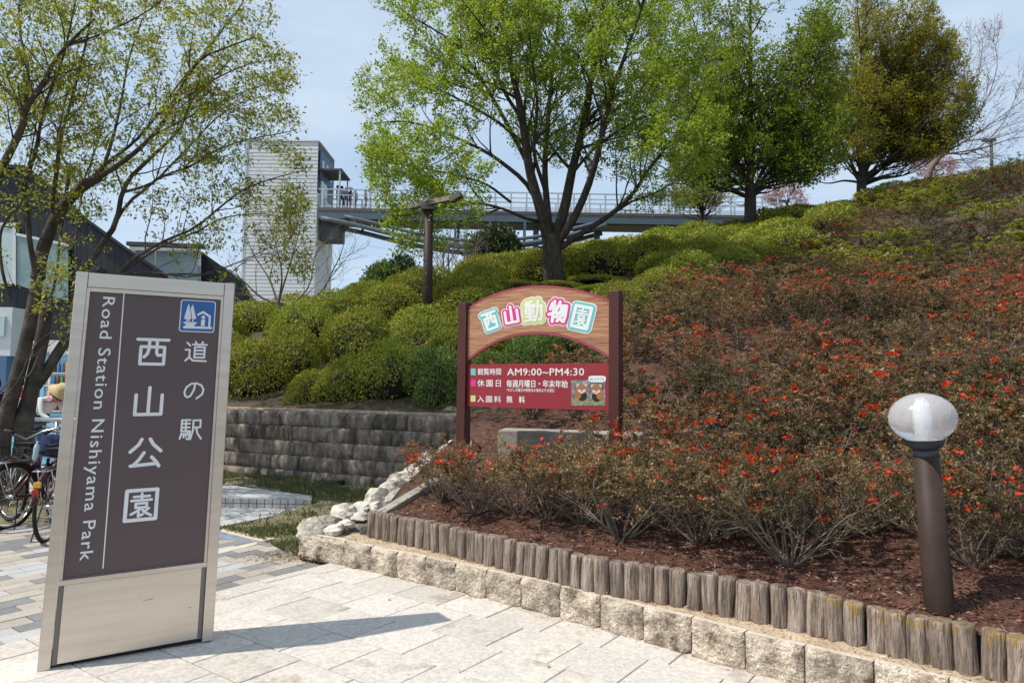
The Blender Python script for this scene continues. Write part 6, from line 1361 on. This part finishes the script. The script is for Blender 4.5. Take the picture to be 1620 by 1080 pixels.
# ------------------------------------------------------------------ bicycles
def bicycle(label, loc, rz, basket=True, frame='bikered', bag=False):
    t = empty('bicycle', loc, rz, label, 'bicycle', None); R_ = .33
    for x, nm in ((0, 'rear_wheel'), (1.08, 'front_wheel')):
        mb = MB(); mb.tube([(x+R_*math.cos(2*math.pi*k/28), 0, R_+R_*math.sin(2*math.pi*k/28)) for k in range(28)], .019, 8, closed=True); w_ = mb.build(nm, MT['tyre'], t)
        mb = MB(); mb.tube([(x+(R_-.024)*math.cos(2*math.pi*k/28), 0, R_+(R_-.024)*math.sin(2*math.pi*k/28)) for k in range(28)], .009, 6, closed=True); mb.build('rim', MT['chrome'], w_)
        mb = MB(); 
        for k in range(16): a = 2*math.pi*k/16; mb.tube([(x+.02*math.cos(a), .02*(-1)**k, R_+.02*math.sin(a)), (x+(R_-.03)*math.cos(a+.2), 0, R_+(R_-.03)*math.sin(a+.2))], .0016, 3)
        tag(mb.build('spokes', MT['chrome'], w_), kind='stuff'); mb = MB(); mb.tube([(x, -.05, R_), (x, .05, R_)], .022, 10); mb.build('hub', MT['chrome'], w_)
        mb = MB(); a0_, a1_ = (20, 170) if x == 0 else (10, 120)
        mb.tube([(x+(R_+.035)*math.cos(math.radians(a)), 0, R_+(R_+.035)*math.sin(math.radians(a))) for a in range(a0_, a1_+1, 15)], .022, 6); mb.build('mudguard', MT[frame], t)
    F_ = [((0, 0, R_), (.43, 0, .29)), ((.43, 0, .29), (.33, 0, .72)), ((0, .04, R_), (.34, .02, .66)), ((0, -.04, R_), (.34, -.02, .66)), ((.43, 0, .29), (.86, 0, .62)), ((.36, 0, .55), (.84, 0, .74))]
    mb = MB()
    for a, b in F_: mb.tube([a, b], .016, 8)
    tag(mb.build('frame', MT[frame], t), kind='stuff')
    mb = MB(); mb.tube([(.88, 0, .58), (.82, 0, .82)], .018, 8); mb.build('head_tube', MT[frame], t)
    for s_ in (-1, 1): mb = MB(); mb.tube([(.89, s_*.04, .6), (.95, s_*.045, .5), (1.08, s_*.045, R_)], .011, 6); mb.build('fork', MT['chrome'], t)
    mb = MB(); mb.tube([(.55, -.26, 1.0), (.68, -.27, 1.02), (.80, -.16, .98), (.82, 0, .90), (.80, .16, .98), (.68, .27, 1.02), (.55, .26, 1.0)], .011, 8); mb.build('handlebar', MT['chrome'], t)
    for s_ in (-1, 1): mb = MB(); mb.tube([(.66, s_*.27, 1.018), (.53, s_*.26, 1.0)], .017, 8); mb.build('grip', MT['tyre'], t)
    mb = MB(); mb.tube([(.33, 0, .70), (.31, 0, .84)], .012, 8); mb.build('seat_post', MT['chrome'], t)
    mb = MB(); mb.add([(.12, -.10, .88), (.12, .10, .88), (.30, .06, .885), (.42, .02, .875), (.42, -.02, .875), (.30, -.06, .885), (.12, -.09, .83), (.12, .09, .83), (.30, .04, .845), (.42, .015, .85), (.42, -.015, .85), (.30, -.04, .845)], [(0, 1, 2, 3, 4, 5), (6, 11, 10, 9, 8, 7)]+[(i, (i+1) % 6, 6+(i+1) % 6, 6+i) for i in range(6)]); o = mb.build('saddle', MT['tyre'], t); bevel(o, .012)
    mb = MB(); mb.tube([(.43, -.09, .29), (.43, .09, .29)], .012, 6); mb.tube([(.43, .09, .29), (.52, .09, .16)], .009, 6); mb.tube([(.43, -.09, .29), (.34, -.09, .42)], .009, 6); mb.box((.52, .14, .16), (.09, .08, .02)); mb.box((.34, -.14, .42), (.09, .08, .02)); tag(mb.build('crank', MT['chrome'], t), kind='stuff')
    mb = MB(); mb.tube([(.02, .07, R_), (-.06, .12, .012), (-.06, -.12, .012), (.02, -.07, R_)], .007, 6); mb.build('kickstand', MT['tyre'], t)
    mb = MB(); mb.box((-.30, 0, .58), (.03, .06, .05)); mb.build('reflector', MT['yellow'], t); mb = MB(); mb.box((-.335, 0, .50), (.02, .05, .08)); mb.build('rear_light', MT['redplastic'], t)
    mb = MB()
    for y in (-.06, 0, .06): mb.tube([(.16, y, .70), (-.26, y, .70)], .006, 5)
    mb.tube([(-.26, .06, .70), (-.26, -.06, .70)], .006, 5); mb.tube([(-.15, .06, .70), (0, .06, R_)], .006, 5); mb.tube([(-.15, -.06, .70), (0, -.06, R_)], .006, 5); tag(mb.build('carrier', MT['chrome'], t), kind='stuff')
    if basket:
        mb = MB(); x0, x1, y0, y1, z0, z1 = .90, 1.20, -.18, .18, .72, .97
        for k in range(8):
            u = k/7; mb.tube([(x0+.03+(x1-x0-.06)*u, y0+.03, z0), (x0+(x1-x0)*u, y0, z1)], .003, 4); mb.tube([(x0+.03+(x1-x0-.06)*u, y1-.03, z0), (x0+(x1-x0)*u, y1, z1)], .003, 4)
            mb.tube([(x0+.03, y0+.03+(y1-y0-.06)*u, z0), (x0, y0+(y1-y0)*u, z1)], .003, 4); mb.tube([(x1-.03, y0+.03+(y1-y0-.06)*u, z0), (x1, y0+(y1-y0)*u, z1)], .003, 4)
        for z, e in ((z0, .03), (z0+.12, .015), (z1, 0)): mb.tube([(x0+e, y0+e, z), (x1-e, y0+e, z), (x1-e, y1-e, z), (x0+e, y1-e, z)], .0045, 5, closed=True)
        tag(mb.build('basket', MT['tyre'], t), kind='stuff')
    return t
# bicycle seen from behind, next to the sign
c1 = gp(74, 856)
def place_bike(label, px, py, rz, **k): p = gp(px, py); return bicycle(label, (p.x, p.y, 0), rz, **k)
bA = place_bike('maroon bicycle seen from behind right beside the park sign', 75, 856, math.radians(103))
bB = place_bike('bicycle with large visible wheel turned sideways behind the maroon one', 98, 838, math.radians(150), frame='tyre')
bC = place_bike('maroon bicycle cut by the left picture edge in front of the maple trunk', 14, 836, math.radians(82))
mb = MB(); v = []; r_ = random.Random(5)
g_ = rock(33, (.20, .15, .15), 14); o = link('bag', g_, None, MT['navy']); p = at(82, 708, 7.6); o.location = p; tag(o, 'dark purple blue shopping bag stuffed in the bicycle basket beside the sign', 'bag')
mb = MB(); mb.lathe([(.03, 0), (.034, .02), (.034, .14), (.028, .17), (.012, .20), (.012, .22)], n=14); o = mb.build('water_bottle', MT['bottle']); p = at(56, 724, 7.45); o.location = p; o.scale = (.8, .8, .8); o.rotation_euler = (.1, .15, 0); tag(o, 'clear plastic water bottle sticking up beside the dark bag', 'bottle')
# ------------------------------------------------------------------ background trees
def bgtree(name, label, px, py, Y, env, n, leafm, seed, per, L, lens=(1.2, .7, .4), rt=.12, cat=None, r=.6, dens=(3, 4, 4)):
    return crowned(name, label, px, py, Y, rt, py-12, env, n, leafm, seed, per, L, leafr=r, lens=lens, dens=dens, dep=1.8)
bgtree('round_tree', 'light green rounded tree beyond the mounds left of the lamp pole', 605, 480, 30, [(565, 470), (572, 440), (590, 420), (612, 412), (630, 430), (640, 470)], 26, MT['lf_bright'], 41, 26, .15)
bgtree('round_tree', 'dark evergreen tree beyond the mounds just left of the lamp pole', 642, 480, 31, [(608, 450), (612, 420), (628, 405), (648, 408), (664, 425), (668, 460), (640, 465)], 26, MT['lf_dark'], 42, 28, .15)
bgtree('evergreen_tree', 'dark evergreen tree under the footbridge behind the katsura branches', 782, 430, 34, [(735, 425), (738, 395), (755, 370), (780, 358), (805, 362), (822, 385), (825, 420), (780, 425)], 30, MT['lf_dark'], 43, 28, .17)
bgtree('olive_tree', 'small sparse olive green tree at the hillside end of the footbridge', 1112, 362, 40, [(1040, 320), (1050, 285), (1085, 262), (1120, 255), (1150, 280), (1165, 315), (1110, 330)], 28, MT['lf_maple'], 44, 15, .16, r=.5)
for k, (px, py, Y, lb) in enumerate([(1245, 330, 60, 'pink blossoming cherry far behind the end of the footbridge'), (1480, 282, 62, 'pale pink cherry blossom behind the bronze tree at the crest')]):
    e = [(px-40, py-18), (px-20, py-38), (px+10, py-42), (px+38, py-25), (px+30, py-5), (px-25, py-4)]
    bgtree('cherry_tree', lb, px, py, Y, e, 18, MT['pink'], 50+k, 14, .2)
for k, (px, Y) in enumerate([(700, 30), (708, 31), (733, 29), (752, 32)]):
    b = at(px, 470, Y); lb = [(limb3([(px, 470), (px+2, 430), (px+1, 400), (px+5, 372)], Y, Y, 8), .07, .02, 0), (limb3([(px, 440), (px-10, 415), (px-22, 395)], Y, Y, 6), .03, .01, 0), (limb3([(px+1, 430), (px+14, 410), (px+20, 390)], Y, Y, 6), .03, .01, 0)]
    tree('bare_tree', ['thin leafless sapling just right of the lamp pole', 'second thin sapling right of the lamp pole', 'dark thin sapling beside the evergreen under the bridge', 'thin sapling in front of the evergreen under the bridge'][k], b, lb, dict(prB2, dens=[4, 4, 0], rmin=.009, len=[1.2, .6, .3]), None, MT['barebark'], 60+k)
p0_, p1_ = at(1569, 262, 43), at(1568, 222, 43)
fl_ = empty('street_lamp', p0_, 0, 'slim grey lamp post standing far off on the hill crest at the right', 'street lamp'); mb = MB(); mb.tube([p0_-Vector((0, 0, .8)), p1_], .09, 8); mb.build('post', MT['undersh'], fl_, True); mb = MB(); mb.box((p1_.x-.15, p1_.y, p1_.z), (.75, .3, .14)); mb.build('lamp_head', MT['undersh'], fl_, True)
p0_ = at(580, 500, 40); mb = MB(); up_ = empty('utility_pole', p0_, 0, 'thin distant utility pole between the tower and the round trees', 'pole'); mb.tube([(p0_.x, 40, 0), (p0_.x, 40, at(580, 455, 40).z)], .09, 8); mb.build('post', MT['undersh'], up_, True); mb = MB(); mb.box((p0_.x, 40, at(580, 463, 40).z), (1.1, .08, .08)); mb.build('crossarm', MT['undersh'], up_, True)
# ------------------------------------------------------------------ grit and dust on the paving, soil in the joints
def grit():
    px = r5.uniform(330, 1300); p = gp(px, r5.uniform(880, 1090), .013)
    return None if p.y > np.interp(p.x, [-1.87, -1.08, -.5, .1, .58, 1.1, 1.6], [6.2, 5.8, 5.35, 4.9, 4.5, 4.1, 3.7]) else np.array(p[:])
scatter('paving_grit', 900, grit, .007, .7, MT['litter'], .001)
def edge_soil():
    i = r5.randint(68); a = np.array(outer[i]); b = np.array(outer[i+1]); u = r5.rand(); p = a*(1-u)+b*u; return np.array([p[0]-.05+r5.randn()*.02, p[1]-.07+r5.randn()*.02, .224])
scatter('log_foot_litter', 1500, edge_soil, .024, .25, MT['chip'])
for k, (px, py) in enumerate([(412, 905), (1105, 1010), (870, 1052), (612, 948)]):
    p = gp(px, py, .016); q = quads_mesh('fallen_leaf', leafquads(np.array([p[:]])-np.array([p[:]]), np.array([[math.cos(k*2.1), math.sin(k*2.1), .15]]), np.array([[.2, .1, 1]]), [.03], [.018]), [.6], MT['litter'])
    o = link('fallen_leaf', q); o.location = p; tag(o, ['small dry leaf on the paving near the grass corner', 'small dry leaf on the slabs below the kerb towards the right', 'small dry leaf in the middle of the bottom slabs', 'small dry leaf on the slabs just above the sign shadow'][k], 'leaf')
# scuffs on the steel lower panel of the park sign
for (x, y, l, a) in ((238, 947, 9, .1), (229, 949, 5, .35), (222, 939, 4, 1.5), (149, 1040, 6, 1.45), (300, 960, 5, .2)):
    u_, v_ = suv(x, y); dx_, dy_ = math.cos(a)*l/280, math.sin(a)*l/620
    sput('scratch', [(u_-dx_/2, v_-dy_/2), (u_+dx_/2, v_+dy_/2), (u_+dx_/2+.0012, v_+dy_/2-.0015), (u_-dx_/2+.0008, v_-dy_/2-.0012)], [(0, 1, 2, 3)], MT['steel_dk'], -.0018)
